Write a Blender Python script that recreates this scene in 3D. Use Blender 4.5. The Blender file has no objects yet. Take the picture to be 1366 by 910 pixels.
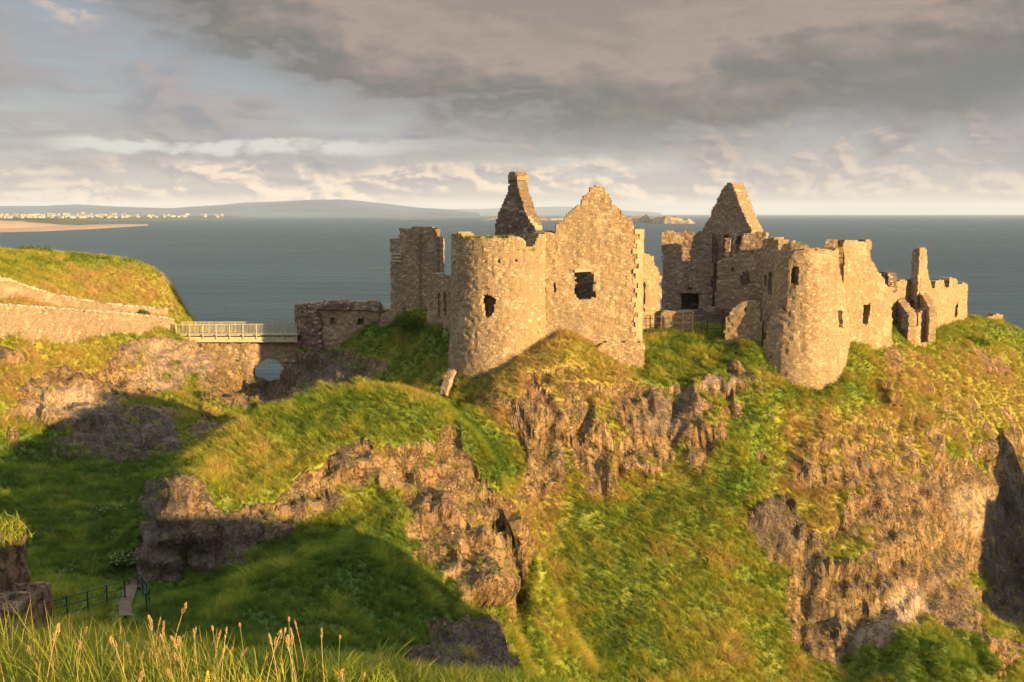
import bpy, bmesh, math, random
import numpy as np
from mathutils import Vector, Matrix
random.seed(7); RNG = np.random.default_rng(11)
scene = bpy.context.scene
COL = scene.collection
R = math.radians

# ------------------------------------------------------------------ camera, sky, sun, exposure
EYE = 36.0                                    # metres above the sea
FPX, CU, CV, HOR = 1328.0, 683.0, 455.0, 284.5
PITCH = math.atan((CV - HOR) / FPX)
cd = bpy.data.cameras.new('camera'); cam = bpy.data.objects.new('camera', cd); COL.objects.link(cam)
cd.sensor_width = 36.0; cd.lens = 36.0 * FPX / 1366.0
cd.clip_start = 0.1; cd.clip_end = 90000
cam.location = (0, 0, EYE); cam.rotation_euler = (R(90) - PITCH, 0, 0)
scene.camera = cam
SUN_EL, SUN_AZ = 8.0, 48.0                    # sun stands right of straight behind the camera
to_sun = Vector((math.sin(R(SUN_AZ)) * math.cos(R(SUN_EL)), -math.cos(R(SUN_AZ)) * math.cos(R(SUN_EL)), math.sin(R(SUN_EL))))
sl = bpy.data.lights.new('sun', 'SUN'); sun = bpy.data.objects.new('sun', sl); COL.objects.link(sun)
sl.energy = 5.0; sl.angle = R(0.5); sl.color = (1.0, 0.67, 0.29)
sun.rotation_euler = (-to_sun).to_track_quat('-Z', 'Y').to_euler()
sun.location = (60, -60, 120)
scene.view_settings.view_transform = 'Standard'
scene.view_settings.look = 'None'
scene.view_settings.gamma = 1.0
scene.view_settings.exposure = 1.85
EXPO = 2 ** 1.85
scene.cycles.max_bounces = 6; scene.cycles.diffuse_bounces = 3; scene.cycles.glossy_bounces = 2
scene.cycles.transmission_bounces = 2; scene.cycles.volume_bounces = 0; scene.cycles.transparent_max_bounces = 6
scene.cycles.sample_clamp_indirect = 4.0
scene.cycles.use_denoising = True

class NT:
    """small helper to write node trees"""
    def __init__(self, tree): self.t = tree; self.n = tree.nodes; self.l = tree.links
    def new(self, typ, **kw):
        nd = self.n.new(typ)
        for k, v in kw.items(): setattr(nd, k, v)
        return nd
    def put(self, sock, val):
        if isinstance(val, bpy.types.NodeSocket): self.l.new(val, sock)
        elif val is not None:
            if sock.type == 'RGBA' and not isinstance(val, (int, float)) and len(val) == 3: val = (*val, 1)
            sock.default_value = val
    def math(self, op, a, b=None, c=None, clamp=False):
        nd = self.new('ShaderNodeMath', operation=op, use_clamp=clamp)
        for i, x in enumerate((a, b, c)):
            if x is not None: self.put(nd.inputs[i], x)
        return nd.outputs[0]
    def add(self, a, b): return self.math('ADD', a, b)
    def sub(self, a, b): return self.math('SUBTRACT', a, b)
    def mul(self, a, b): return self.math('MULTIPLY', a, b)
    def mad(self, a, b, c): return self.math('MULTIPLY_ADD', a, b, c)
    def step(self, x, lo, hi, a=0.0, b=1.0):
        nd = self.new('ShaderNodeMapRange', interpolation_type='SMOOTHSTEP')
        for i, v in enumerate((x, lo, hi, a, b)): self.put(nd.inputs[i], v)
        return nd.outputs[0]
    def lin(self, x, lo, hi, a=0.0, b=1.0):
        nd = self.new('ShaderNodeMapRange')
        for i, v in enumerate((x, lo, hi, a, b)): self.put(nd.inputs[i], v)
        return nd.outputs[0]
    def mix(self, f, a, b, blend='MIX'):
        nd = self.new('ShaderNodeMix', data_type='RGBA', blend_type=blend)
        self.put(nd.inputs[0], f); self.put(nd.inputs[6], a); self.put(nd.inputs[7], b)
        return nd.outputs[2]
    def noise(self, vec, scale, detail=4, rough=0.55, dist=0.0, out=0):
        nd = self.new('ShaderNodeTexNoise')
        self.put(nd.inputs['Vector'], vec); nd.inputs['Scale'].default_value = scale
        nd.inputs['Detail'].default_value = detail; nd.inputs['Roughness'].default_value = rough
        nd.inputs['Distortion'].default_value = dist
        return nd.outputs[out]
    def voro(self, vec, scale, feature='F1', rand=1.0):
        nd = self.new('ShaderNodeTexVoronoi', feature=feature)
        self.put(nd.inputs['Vector'], vec); nd.inputs['Scale'].default_value = scale
        nd.inputs['Randomness'].default_value = rand
        return nd
    def mapping(self, vec, scale=(1, 1, 1), loc=(0, 0, 0), rot=(0, 0, 0)):
        nd = self.new('ShaderNodeMapping'); self.put(nd.inputs['Vector'], vec)
        nd.inputs['Scale'].default_value = scale; nd.inputs['Location'].default_value = loc; nd.inputs['Rotation'].default_value = rot
        return nd.outputs[0]
    def ramp(self, f, stops):
        nd = self.new('ShaderNodeValToRGB'); self.put(nd.inputs[0], f)
        el = nd.color_ramp.elements
        while len(el) < len(stops): el.new(0.5)
        for e, (p, c) in zip(el, stops): e.position = p; e.color = (*c, 1)
        return nd.outputs[0]

def s2l(r, g, b):
    f = lambda c: (c / 255 / 12.92) if c <= 10 else ((c / 255 + 0.055) / 1.055) ** 2.4
    return (f(r), f(g), f(b))

# world: Nishita sky behind broken stratus, all laid out by compass direction
world = bpy.data.worlds.new('World'); scene.world = world; world.use_nodes = True
w = NT(world.node_tree); w.n.clear()
tc = w.new('ShaderNodeTexCoord'); sep = w.new('ShaderNodeSeparateXYZ'); w.l.new(tc.outputs['Generated'], sep.inputs[0])
AZ = w.mul(w.math('ARCTAN2', sep.outputs[0], sep.outputs[1]), FPX)           # ~px right of the view axis, 1 px = 1/1328 rad
EL = w.mul(w.math('ARCSINE', sep.outputs[2]), FPX)
dirv = tc.outputs['Generated']
nA = w.noise(w.mapping(dirv, (3.2, 3.2, 8.0)), 1.0, 6, 0.55, 0.4)
nB = w.noise(w.mapping(dirv, (9, 9, 22), (3.1, 1.7, 0.4)), 1.0, 7, 0.58, 0.3)
nC = w.noise(w.mapping(dirv, (22, 22, 46), (1.3, 7.7, 2.4)), 1.0, 7, 0.6, 0.2)
nS = w.noise(w.mapping(dirv, (7, 7, 75), (5.3, 0.2, 1.4)), 1.0, 5, 0.55, 0.3)
sky = w.new('ShaderNodeTexSky', sky_type='NISHITA'); sky.sun_disc = False
sky.sun_elevation = R(SUN_EL); sky.sun_rotation = math.atan2(to_sun.x, to_sun.y)
K = 10.0 / EXPO                               # cloud colours below are as seen; Background strength is 0.1
def cc(r, g, b):
    l = s2l(r, g, b); return tuple(x * K for x in l)
base = w.mix(0.92, sky.outputs[0], w.ramp(w.lin(EL, 0, 420), [(0.0, cc(184, 177, 175)), (0.14, cc(170, 166, 169)), (0.40, cc(142, 150, 163)), (0.72, cc(132, 142, 158)), (1.0, cc(150, 158, 170))]))
def relief(scale, loc, sh, det):
    """how far a cloud mass faces the low sun (right, behind): noise here minus noise a little up and to the right"""
    n1 = w.noise(w.mapping(dirv, scale, loc), 1.0, det, 0.56, 0.25)
    n2 = w.noise(w.mapping(dirv, scale, (loc[0] + sh * 0.7, loc[1], loc[2] + sh)), 1.0, det, 0.56, 0.25)
    return n1, w.sub(n1, n2)
# mauve-grey sheets across the whole sky
sh1 = w.step(w.mad(nS, 0.8, w.mul(nB, 0.5)), 0.52, 0.82)
col = w.mix(w.mul(sh1, 0.8), base, cc(160, 154, 158))
nD, eD = relief((6, 6, 15), (2.2, 4.1, 0.7), 0.10, 6)
sh2 = w.mul(w.step(nD, 0.44, 0.60), w.step(EL, 70, 120))
col = w.mix(w.mul(sh2, 0.75), col, w.mix(w.step(eD, -0.05, 0.06), cc(136, 138, 148), cc(170, 160, 160)))
# a gap of bright sky, left of centre
gap = w.mul(w.mul(w.step(w.math('ABSOLUTE', w.sub(w.add(EL, w.mul(w.sub(nC, 0.5), 38)), 84)), 12, 4), w.step(AZ, -600, -520)), w.step(AZ, -80, -250))
gap2 = w.mul(w.step(w.math('ABSOLUTE', w.sub(w.add(EL, w.mul(w.sub(nC, 0.5), 80)), 62)), 20, 4), w.mul(w.step(AZ, 20, 70), w.step(AZ, 270, 130)))
col = w.mix(w.math('MAXIMUM', gap, w.mul(gap2, 0.6)), col, cc(212, 212, 204))
# rows of sunlit cumulus low over the horizon
nP, eP = relief((20, 20, 40), (1.3, 7.7, 2.4), 0.16, 7)
band = w.mul(w.step(w.add(EL, w.mul(w.sub(nB, 0.5), 60)), 14, 28), w.step(w.add(EL, w.mul(w.sub(nB, 0.5), 70)), 74, 48))
left = w.mul(w.step(AZ, -690, -380, 0.5, 1.0), w.step(AZ, 420, 60, 0.55, 1.0))
body = w.mul(w.step(w.add(w.mul(nP, 0.75), w.mul(nB, 0.35)), 0.455, 0.55), band)
cumc = w.mix(w.step(eP, -0.07, 0.08), cc(170, 162, 166), cc(243, 220, 196))
col = w.mix(w.mul(body, left), col, cumc)
puff = w.mul(w.mul(w.step(nP, 0.54, 0.64), w.step(EL, 20, 50)), w.mul(w.step(EL, 170, 110), w.step(AZ, -100, 120)))
col = w.mix(w.mul(puff, 0.8), col, w.mix(w.step(eP, -0.05, 0.08), cc(156, 150, 152), cc(214, 192, 178)))
# grey scraps in front
nQ, eQ = relief((11, 11, 30), (8.3, 2.9, 5.1), 0.12, 6)
scrap = w.mul(w.step(nQ, 0.54, 0.63), w.mul(w.step(EL, 40, 66), w.step(EL, 190, 110)))
col = w.mix(w.mul(scrap, 0.8), col, w.mix(w.step(eQ, -0.06, 0.07), cc(140, 140, 146), cc(172, 164, 164)))
# the big deck
edge = w.add(w.add(92.0, w.mul(w.math('POWER', w.math('ABSOLUTE', w.sub(AZ, 165)), 2.0), 0.00020)), w.mul(w.step(AZ, -200, -560), 52))
dd = w.add(w.sub(EL, edge), w.add(w.mul(w.sub(nA, 0.5), 120), w.add(w.mul(w.sub(nD, 0.5), 120), w.mul(w.sub(nP, 0.5), 26))))
deck = w.step(dd, -34, 44)
soft = w.step(AZ, -660, -330, 0.82, 1.0)
dcol = w.ramp(w.add(w.lin(dd, -10, 210), w.add(w.mul(eD, 1.5), w.add(w.mul(eP, 0.5), w.add(w.mul(w.sub(nB, 0.5), 0.75), w.mul(w.sub(nA, 0.5), 0.6))))), [(0.0, cc(140, 138, 138)), (0.16, cc(116, 116, 115)), (0.38, cc(137, 130, 125)), (0.66, cc(168, 152, 141)), (1.0, cc(150, 138, 130))])
dcol = w.mix(w.mul(w.step(AZ, 300, 640), w.step(w.math('ABSOLUTE', w.sub(EL, w.add(150, w.mul(w.sub(nB, 0.5), 90)))), 62, 10)), dcol, cc(116, 119, 120))
col = w.mix(w.mul(deck, soft), col, dcol)
# small lit wisp, upper left
wisp = w.mul(w.step(w.math('SQRT', w.add(w.math('POWER', w.mul(w.add(AZ, 540), 0.9), 2.0), w.math('POWER', w.sub(EL, 250), 2.0))), 50, 6), w.step(w.add(nP, w.mul(eP, 0.8)), 0.40, 0.62))
col = w.mix(w.mul(wisp, 0.85), col, cc(224, 202, 178))
# overhead, out of view, the sky is brightened to fill the shadows
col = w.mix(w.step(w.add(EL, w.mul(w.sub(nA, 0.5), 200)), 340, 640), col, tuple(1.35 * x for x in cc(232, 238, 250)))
# below the horizon the sky lamp must not glow
col = w.mix(w.step(EL, -40, -2), cc(70, 80, 84), col)
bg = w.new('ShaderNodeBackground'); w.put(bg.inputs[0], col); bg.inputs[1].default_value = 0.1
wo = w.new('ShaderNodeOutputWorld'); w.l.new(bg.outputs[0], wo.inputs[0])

# ------------------------------------------------------------------ geometry helpers
cp, sp = math.cos(PITCH), math.sin(PITCH)
def ray(u, v):
    xc = (u - CU) / FPX; yc = -(v - CV) / FPX
    return np.array([xc, cp + yc * sp, -sp + yc * cp])
def P(u, v, Y):
    """world point on the sight line through photo pixel (u, v), Y metres ahead"""
    d = ray(u, v); t = Y / d[1]
    return np.array([d[0] * t, Y, EYE + d[2] * t])
def zat(v, Y): return P(CU, v, Y)[2]
def project(p):
    x, y, z = p[..., 0], p[..., 1], p[..., 2] - EYE
    depth = np.maximum(y * cp - z * sp, 1e-3); yy = y * sp + z * cp
    return CU + FPX * x / depth, CV - FPX * yy / depth

def _hash(i, j, k, seed):
    h = (i * 374761393 + j * 668265263 + k * 2147483647 + seed * 974634777) & 0xFFFFFFFF
    h = ((h ^ (h >> 13)) * 1274126177) & 0xFFFFFFFF
    h = ((h ^ (h >> 16)) * 2246822519) & 0xFFFFFFFF
    return ((h ^ (h >> 15)) & 0xFFFFFF) / float(0xFFFFFF)
def vnoise(p, seed=0):
    """value noise in 0..1 for an (n,3) array"""
    f = np.floor(p).astype(np.int64); d = p - f; d = d * d * (3 - 2 * d)
    out = 0
    for a in (0, 1):
        wx = d[:, 0] if a else 1 - d[:, 0]
        for b in (0, 1):
            wy = d[:, 1] if b else 1 - d[:, 1]
            for c in (0, 1):
                wz = d[:, 2] if c else 1 - d[:, 2]
                out = out + wx * wy * wz * _hash(f[:, 0] + a, f[:, 1] + b, f[:, 2] + c, seed)
    return out
def fbm(p, octaves=4, seed=0, gain=0.5):
    s, amp, tot = 0, 1.0, 0
    for o in range(octaves):
        s = s + amp * (vnoise(p * (2.03 ** o) + 17.3 * o, seed + o) - 0.5); tot += amp; amp *= gain
    return s / tot                             # about -0.5..0.5
def worley(p, seed=0):
    """nearest random cell: its own random value and the distance to it"""
    f = np.floor(p).astype(np.int64); best = np.full(len(p), 9.0); val = np.zeros(len(p))
    for a in (-1, 0, 1):
        for b in (-1, 0, 1):
            for c in (-1, 0, 1):
                i, j, k = f[:, 0] + a, f[:, 1] + b, f[:, 2] + c
                d = (i + _hash(i, j, k, seed) - p[:, 0]) ** 2 + (j + _hash(i, j, k, seed + 1) - p[:, 1]) ** 2 + (k + _hash(i, j, k, seed + 2) - p[:, 2]) ** 2
                m = d < best; best[m] = d[m]; val[m] = _hash(i, j, k, seed + 3)[m]
    return val, np.sqrt(best)
def ridged(p, octaves=3, seed=0):
    s, amp, tot = 0, 1.0, 0
    for o in range(octaves):
        s = s + amp * (1 - np.abs(2 * vnoise(p * (2.1 ** o) + 9.1 * o, seed + o) - 1)); tot += amp; amp *= 0.5
    return s / tot
def sstep(x, a, b):
    t = np.clip((x - a) / (b - a), 0, 1); return t * t * (3 - 2 * t)

def tag(o, label, cat, group=None, kind=None):
    o['label'] = label; o['category'] = cat
    if group: o['group'] = group
    if kind: o['kind'] = kind
    return o
def empty(name, loc=(0, 0, 0)):
    o = bpy.data.objects.new(name, None); COL.objects.link(o); o.location = loc; o.empty_display_size = 0.3
    return o
def link(name, me, mat, parent=None):
    o = bpy.data.objects.new(name, me); COL.objects.link(o)
    if mat is not None: me.materials.append(mat)
    if parent is not None:
        o.parent = parent; o.matrix_parent_inverse = Matrix.Translation(parent.location).inverted()
    return o
def npmesh(name, verts, faces, smooth=False):
    """verts (n,3); faces an (m,4) or (m,3) index array"""
    me = bpy.data.meshes.new(name); verts = np.asarray(verts, dtype=np.float32); faces = np.asarray(faces, dtype=np.int32)
    k = faces.shape[1]
    me.vertices.add(len(verts)); me.vertices.foreach_set('co', verts.ravel())
    me.loops.add(faces.size); me.loops.foreach_set('vertex_index', faces.ravel())
    me.polygons.add(len(faces)); me.polygons.foreach_set('loop_start', np.arange(0, faces.size, k, dtype=np.int32))
    me.polygons.foreach_set('use_smooth', np.full(len(faces), smooth))
    me.update(calc_edges=True); me.validate()
    return me
def attr(me, name, vals, domain='POINT'):
    a = me.attributes.new(name, 'FLOAT', domain); a.data.foreach_set('value', np.asarray(vals, dtype=np.float32).ravel())

class MB:
    """collects boxes and bars into one mesh"""
    def __init__(self): self.bm = bmesh.new()
    def box(self, c, size, rot=0.0):
        m = Matrix.Translation(Vector(c)) @ Matrix.Rotation(rot, 4, 'Z') @ Matrix.Diagonal((*size, 1))
        bmesh.ops.create_cube(self.bm, size=1.0, matrix=m); return self
    def bar(self, a, b, wd, ht=None, seg=4):
        a, b = Vector(a), Vector(b); d = b - a
        m = Matrix.Translation((a + b) / 2) @ d.to_track_quat('Z', 'Y').to_matrix().to_4x4()
        if seg == 4:
            m = m @ Matrix.Diagonal((wd, ht or wd, d.length, 1)); bmesh.ops.create_cube(self.bm, size=1.0, matrix=m)
        else:
            bmesh.ops.create_cone(self.bm, segments=seg, radius1=wd / 2, radius2=wd / 2, depth=d.length, cap_ends=True, matrix=m)
        return self
    def build(self, name, mat, parent=None):
        me = bpy.data.meshes.new(name); self.bm.to_mesh(me); self.bm.free()
        return link(name, me, mat, parent)

# ------------------------------------------------------------------ materials
def material(name):
    m = bpy.data.materials.new(name); m.use_nodes = True; t = NT(m.node_tree); t.n.clear()
    out = t.new('ShaderNodeOutputMaterial'); b = t.new('ShaderNodeBsdfPrincipled'); t.l.new(b.outputs[0], out.inputs[0])
    b.inputs['Specular IOR Level'].default_value = 0.2; b.inputs['Roughness'].default_value = 0.9
    return m, t, b
def bump(t, b, height, strength=0.5, dist=0.05):
    nd = t.new('ShaderNodeBump'); nd.inputs['Strength'].default_value = strength; nd.inputs['Distance'].default_value = dist
    t.put(nd.inputs['Height'], height); t.l.new(nd.outputs[0], b.inputs['Normal'])
def objco(t): return t.new('ShaderNodeTexCoord').outputs['Object']

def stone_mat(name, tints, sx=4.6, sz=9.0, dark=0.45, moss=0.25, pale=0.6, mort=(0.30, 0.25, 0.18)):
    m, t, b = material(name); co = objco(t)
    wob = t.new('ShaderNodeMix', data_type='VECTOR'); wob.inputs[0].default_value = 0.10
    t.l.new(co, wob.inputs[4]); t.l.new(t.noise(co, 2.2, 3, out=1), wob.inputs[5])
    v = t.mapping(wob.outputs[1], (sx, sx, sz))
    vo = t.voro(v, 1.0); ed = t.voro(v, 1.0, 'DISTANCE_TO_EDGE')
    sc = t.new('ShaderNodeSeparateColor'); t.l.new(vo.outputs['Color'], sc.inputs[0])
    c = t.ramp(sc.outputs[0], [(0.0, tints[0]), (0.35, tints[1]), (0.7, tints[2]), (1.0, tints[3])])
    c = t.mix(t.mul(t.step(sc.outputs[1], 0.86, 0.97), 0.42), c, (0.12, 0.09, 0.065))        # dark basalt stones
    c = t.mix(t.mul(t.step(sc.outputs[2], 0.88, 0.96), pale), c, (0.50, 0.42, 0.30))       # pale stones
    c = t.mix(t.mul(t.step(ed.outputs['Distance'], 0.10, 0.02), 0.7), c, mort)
    big = t.noise(co, 0.30, 5, 0.6)
    c = t.mix(t.mul(t.step(big, 0.50, 0.68), dark), c, (0.17, 0.13, 0.095))
    streak = t.noise(t.mapping(co, (1.1, 1.1, 0.16), (3, 9, 2)), 1.0, 5, 0.62, 0.3)
    c = t.mix(t.mul(t.step(streak, 0.52, 0.70), 0.45), c, (0.115, 0.088, 0.062))
    c = t.mix(t.mul(t.step(t.noise(t.mapping(co, (0.5, 0.5, 0.6), (11, 4, 7)), 1.0, 5, 0.65, 0.4), 0.53, 0.66), 0.5), c, t.mix(sc.outputs[1], (0.33, 0.265, 0.17), (0.40, 0.335, 0.225)))
    fine = t.noise(co, 9, 4, 0.7)
    c = t.mix(0.55, c, t.mix(1.0, c, t.lin(fine, 0.25, 0.75, 0.35, 1.5), 'MULTIPLY'))
    pits = t.step(t.noise(t.mapping(co, (3.2, 3.2, 5.0), (4, 2, 1)), 1.0, 2), 0.70, 0.76)
    c = t.mix(t.mul(pits, 0.6), c, (0.05, 0.04, 0.03))
    t.put(b.inputs['Base Color'], c)
    h = t.add(t.mul(t.step(ed.outputs['Distance'], 0.0, 0.16), 0.8), t.add(t.mul(fine, 0.6), t.mad(sc.outputs[0], 0.5, t.mul(pits, -1.2))))
    bump(t, b, h, 0.6, 0.05)
    return m
M = {}
M['stone'] = stone_mat('pale rubble masonry', [(0.186, 0.123, 0.062), (0.231, 0.156, 0.078), (0.205, 0.134, 0.069), (0.263, 0.180, 0.092)], moss=0.2)
M['brown'] = stone_mat('brown rubble masonry', [(0.173, 0.109, 0.063), (0.218, 0.142, 0.082), (0.192, 0.118, 0.070), (0.243, 0.164, 0.094)], sx=4.0, sz=7.5)
M['dark'] = stone_mat('basalt rubble and shaded stone', [(0.087, 0.062, 0.043), (0.129, 0.092, 0.062), (0.101, 0.071, 0.052), (0.162, 0.114, 0.078)], sx=3.0, sz=5.0, mort=(0.108, 0.075, 0.052))  # dark rubble; also puts shade into the colour of some walls
M['pink'] = stone_mat('brownish coursed retaining masonry', [(0.19, 0.135, 0.088), (0.225, 0.165, 0.108), (0.20, 0.145, 0.095), (0.255, 0.19, 0.13)], sx=3.6, sz=7.0, pale=0.35, dark=0.40, mort=(0.19, 0.14, 0.095))
def plain(name, colr, var=0.25, scale=3.0, rough=0.85, bstr=0.3):
    m, t, b = material(name); co = objco(t); n = t.noise(co, scale, 5, 0.65)
    lo = tuple(x * (1 - var) for x in colr); hi = tuple(min(1, x * (1 + var)) for x in colr)
    t.put(b.inputs['Base Color'], t.mix(t.step(n, 0.3, 0.7), lo, hi)); b.inputs['Roughness'].default_value = rough
    bump(t, b, n, bstr, 0.03); return m
M['quoin'] = plain('dressed sandstone', (0.32, 0.245, 0.15), 0.2, 2.5)
M['paint'] = plain('cream painted timber', (0.30, 0.27, 0.18), 0.25, 4)
M['metal'] = plain('dark painted iron', (0.035, 0.035, 0.032), 0.3, 6, 0.5)
M['green'] = plain('green painted steel', (0.012, 0.045, 0.032), 0.3, 6, 0.5)
M['coping'] = plain('whitish coping stones', (0.30, 0.245, 0.175), 0.4, 5)
M['path'] = plain('worn earth path', (0.105, 0.075, 0.048), 0.25, 1.5)
M['white'] = plain('white render', (0.27, 0.245, 0.21), 0.3, 0.02)
M['slate'] = plain('grey slate', (0.16, 0.14, 0.135), 0.2, 0.02)
M['sand'] = plain('beach sand', (0.34, 0.23, 0.14), 0.1, 0.004)

def rock_color(t, co, pale=None):
    wv = t.new('ShaderNodeMix', data_type='VECTOR'); wv.inputs[0].default_value = 0.35
    t.l.new(co, wv.inputs[4]); t.l.new(t.noise(co, 0.6, 5, 0.6, out=1), wv.inputs[5]); wo_ = wv.outputs[1]
    big = t.noise(co, 0.16, 5, 0.6); mid = t.noise(wo_, 1.1, 7, 0.68, 0.3); fine = t.noise(co, 5.0, 5, 0.72)
    up = t.noise(t.mapping(wo_, (1.5, 1.5, 0.42)), 1.0, 6, 0.66, 0.4)          # upright jointing
    c = t.ramp(t.mad(up, 0.5, t.mul(mid, 0.5)), [(0.28, (0.034, 0.023, 0.015)), (0.41, (0.112, 0.072, 0.033)), (0.53, (0.190, 0.124, 0.055)), (0.68, (0.30, 0.21, 0.10))])
    c = t.mix(t.mul(t.step(big, 0.48, 0.62), 0.5), c, (0.185, 0.100, 0.052))
    c = t.mix(t.mul(t.step(t.noise(co, 0.35, 4, 0.6, 0.5), 0.52, 0.66), 0.5), c, (0.118, 0.095, 0.064))
    crack = t.math('MAXIMUM', t.step(t.math('ABSOLUTE', t.sub(up, 0.47)), 0.016, 0.0), t.mul(t.step(t.math('ABSOLUTE', t.sub(mid, 0.52)), 0.016, 0.0), 0.8))
    hole = t.step(t.noise(t.mapping(wo_, (1.3, 1.3, 1.0), (7, 3, 2)), 1.0, 4, 0.6), 0.61, 0.66)
    crack = t.math('MAXIMUM', crack, hole)
    c = t.mix(t.mul(crack, 0.88), c, (0.030, 0.023, 0.018))
    c = t.mix(0.5, c, t.mix(1.0, c, t.lin(fine, 0.25, 0.75, 0.25, 1.75), 'MULTIPLY'))
    fl = t.voro(t.mapping(co, (2.1, 2.1, 2.8)), 1.0)
    fs = t.new('ShaderNodeSeparateColor'); t.l.new(fl.outputs['Color'], fs.inputs[0])
    fleck = t.mul(t.mul(t.step(t.mad(fine, 0.5, fl.outputs['Distance']), t.mad(fs.outputs[1], 0.22, 0.33), 0.30), t.step(fs.outputs[0], 0.66, 0.70)), t.step(t.noise(co, 0.45, 3), 0.44, 0.54))
    c = t.mix(t.mul(fleck, 0.85), c, (0.52, 0.46, 0.36))                    # lichen and droppings
    hgt = t.add(t.mul(t.add(mid, up), 1.3), t.add(t.mul(fine, 0.35), t.mul(crack, -0.8)))
    return c, hgt, fine
def att(t, name, kind='GEOMETRY', out='Fac'):
    nd = t.new('ShaderNodeAttribute', attribute_name=name, attribute_type=kind); return nd.outputs[out]
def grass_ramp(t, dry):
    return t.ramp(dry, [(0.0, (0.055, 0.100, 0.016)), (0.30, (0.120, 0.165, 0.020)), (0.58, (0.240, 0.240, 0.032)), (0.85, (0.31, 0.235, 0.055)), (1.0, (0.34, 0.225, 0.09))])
def terrain_mat():
    m, t, b = material('cliff rock and turf'); co = objco(t)
    c, h, fine = rock_color(t, co)
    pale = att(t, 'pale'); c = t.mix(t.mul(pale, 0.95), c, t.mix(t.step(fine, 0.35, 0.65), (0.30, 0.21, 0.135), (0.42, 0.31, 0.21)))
    dk = att(t, 'basalt'); c = t.mix(t.mul(dk, 0.7), c, t.mix(t.step(fine, 0.35, 0.65), (0.045, 0.036, 0.030), (0.10, 0.085, 0.07)))  # basalt tone, with shadow painted into the right cave
    g1 = t.noise(t.mapping(co, (1, 1, 1.0)), 1.4, 5, 0.65); g2 = t.noise(co, 7.0, 4, 0.7)
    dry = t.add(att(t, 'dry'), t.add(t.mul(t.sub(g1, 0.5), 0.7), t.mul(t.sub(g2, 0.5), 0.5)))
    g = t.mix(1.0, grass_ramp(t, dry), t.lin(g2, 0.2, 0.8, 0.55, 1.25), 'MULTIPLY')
    rk = att(t, 'rock')
    f = t.step(t.add(rk, t.mul(t.sub(g2, 0.5), 0.6)), 0.38, 0.62)
    t.put(b.inputs['Base Color'], t.mix(f, g, c))
    bump(t, b, t.add(t.mul(h, t.mad(f, 0.8, 0.2)), t.mul(g2, 0.4)), 0.85, 0.22)
    return m
M['terrain'] = terrain_mat()
def boulder_mat():
    m, t, b = material('boulder rock'); co = objco(t); c, h, fine = rock_color(t, co)
    ge = t.new('ShaderNodeNewGeometry'); sx = t.new('ShaderNodeSeparateXYZ'); t.l.new(ge.outputs['Normal'], sx.inputs[0])
    c = t.mix(0.4, c, (0.17, 0.10, 0.07))
    t.put(b.inputs['Base Color'], c); bump(t, b, h, 0.9, 0.2); return m
M['boulder'] = boulder_mat()
def blade_mat(name, inst=True, tall=False):
    m = bpy.data.materials.new(name); m.use_nodes = True; t = NT(m.node_tree); t.n.clear()
    dry = att(t, 'dryness', 'INSTANCER' if inst else 'GEOMETRY'); tip = att(t, 'tip')
    dd_ = t.add(dry, t.mul(tip, 0.14))
    c = grass_ramp(t, dd_)
    rnd = att(t, 'shade', 'INSTANCER' if inst else 'GEOMETRY')
    c = t.mix(1.0, c, t.lin(rnd, 0, 1, 0.65, 1.45), 'MULTIPLY')
    d = t.new('ShaderNodeBsdfDiffuse'); t.put(d.inputs[0], c)
    tr = t.new('ShaderNodeBsdfTranslucent'); t.put(tr.inputs[0], c)
    mx = t.new('ShaderNodeMixShader'); mx.inputs[0].default_value = 0.35
    t.l.new(d.outputs[0], mx.inputs[1]); t.l.new(tr.outputs[0], mx.inputs[2])
    o = t.new('ShaderNodeOutputMaterial'); t.l.new(mx.outputs[0], o.inputs[0]); return m
M['blade'] = blade_mat('grass blades'); M['nearblade'] = blade_mat('long meadow grass', False)
def sea_mat():
    m, t, b = material('open sea'); co = objco(t)
    cdn = t.new('ShaderNodeSeparateXYZ'); t.l.new(co, cdn.inputs[0])
    w1 = t.noise(t.mapping(co, (0.02, 0.05, 1)), 1.0, 6, 0.6, 0.3); w2 = t.noise(t.mapping(co, (0.22, 0.5, 1), (3, 5, 0)), 1.0, 5, 0.62, 0.2)
    w3 = t.noise(t.mapping(co, (0.0016, 0.006, 1), (1, 2, 0)), 1.0, 4, 0.55)
    c = t.mix(t.step(t.add(t.mul(w3, 0.6), t.mul(w1, 0.4)), 0.38, 0.62), (0.018, 0.052, 0.060), (0.036, 0.078, 0.085))
    cap = t.mul(t.step(t.noise(t.mapping(co, (0.05, 0.16, 1), (9, 2, 0)), 1.0, 3, 0.5), 0.735, 0.77), 0.6)
    c = t.mix(cap, c, (0.6, 0.6, 0.58))
    t.put(b.inputs['Base Color'], c)
    b.inputs['IOR'].default_value = 1.33; b.inputs['Roughness'].default_value = 0.30
    b.inputs['Specular IOR Level'].default_value = 0.16
    bump(t, b, t.add(t.mul(w1, 4.0), t.mul(w2, 1.5)), 1.0, 2.8); return m
M['sea'] = sea_mat()
M['hill'] = plain('haze tinted moorland', (0.045, 0.078, 0.112), 0.3, 0.001, 1.0, 0.0)  # blue of the far haze mixed into the hill colour
M['dune'] = plain('dune grass', (0.07, 0.075, 0.03), 0.35, 0.01)
M['island'] = plain('skerry rock', (0.20, 0.15, 0.075), 0.6, 0.05)
# ------------------------------------------------------------------ terrain: one height field from surveyed break lines
LN = []      # break lines of (u, v, Y): where a photo point lies on the ground, Y metres ahead
def sm(x, a, b):
    t_ = min(1.0, max(0.0, (x - a) / (b - a))); return t_ * t_ * (3 - 2 * t_)
LX = []      # break lines of (x, y, z above eye)
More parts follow.
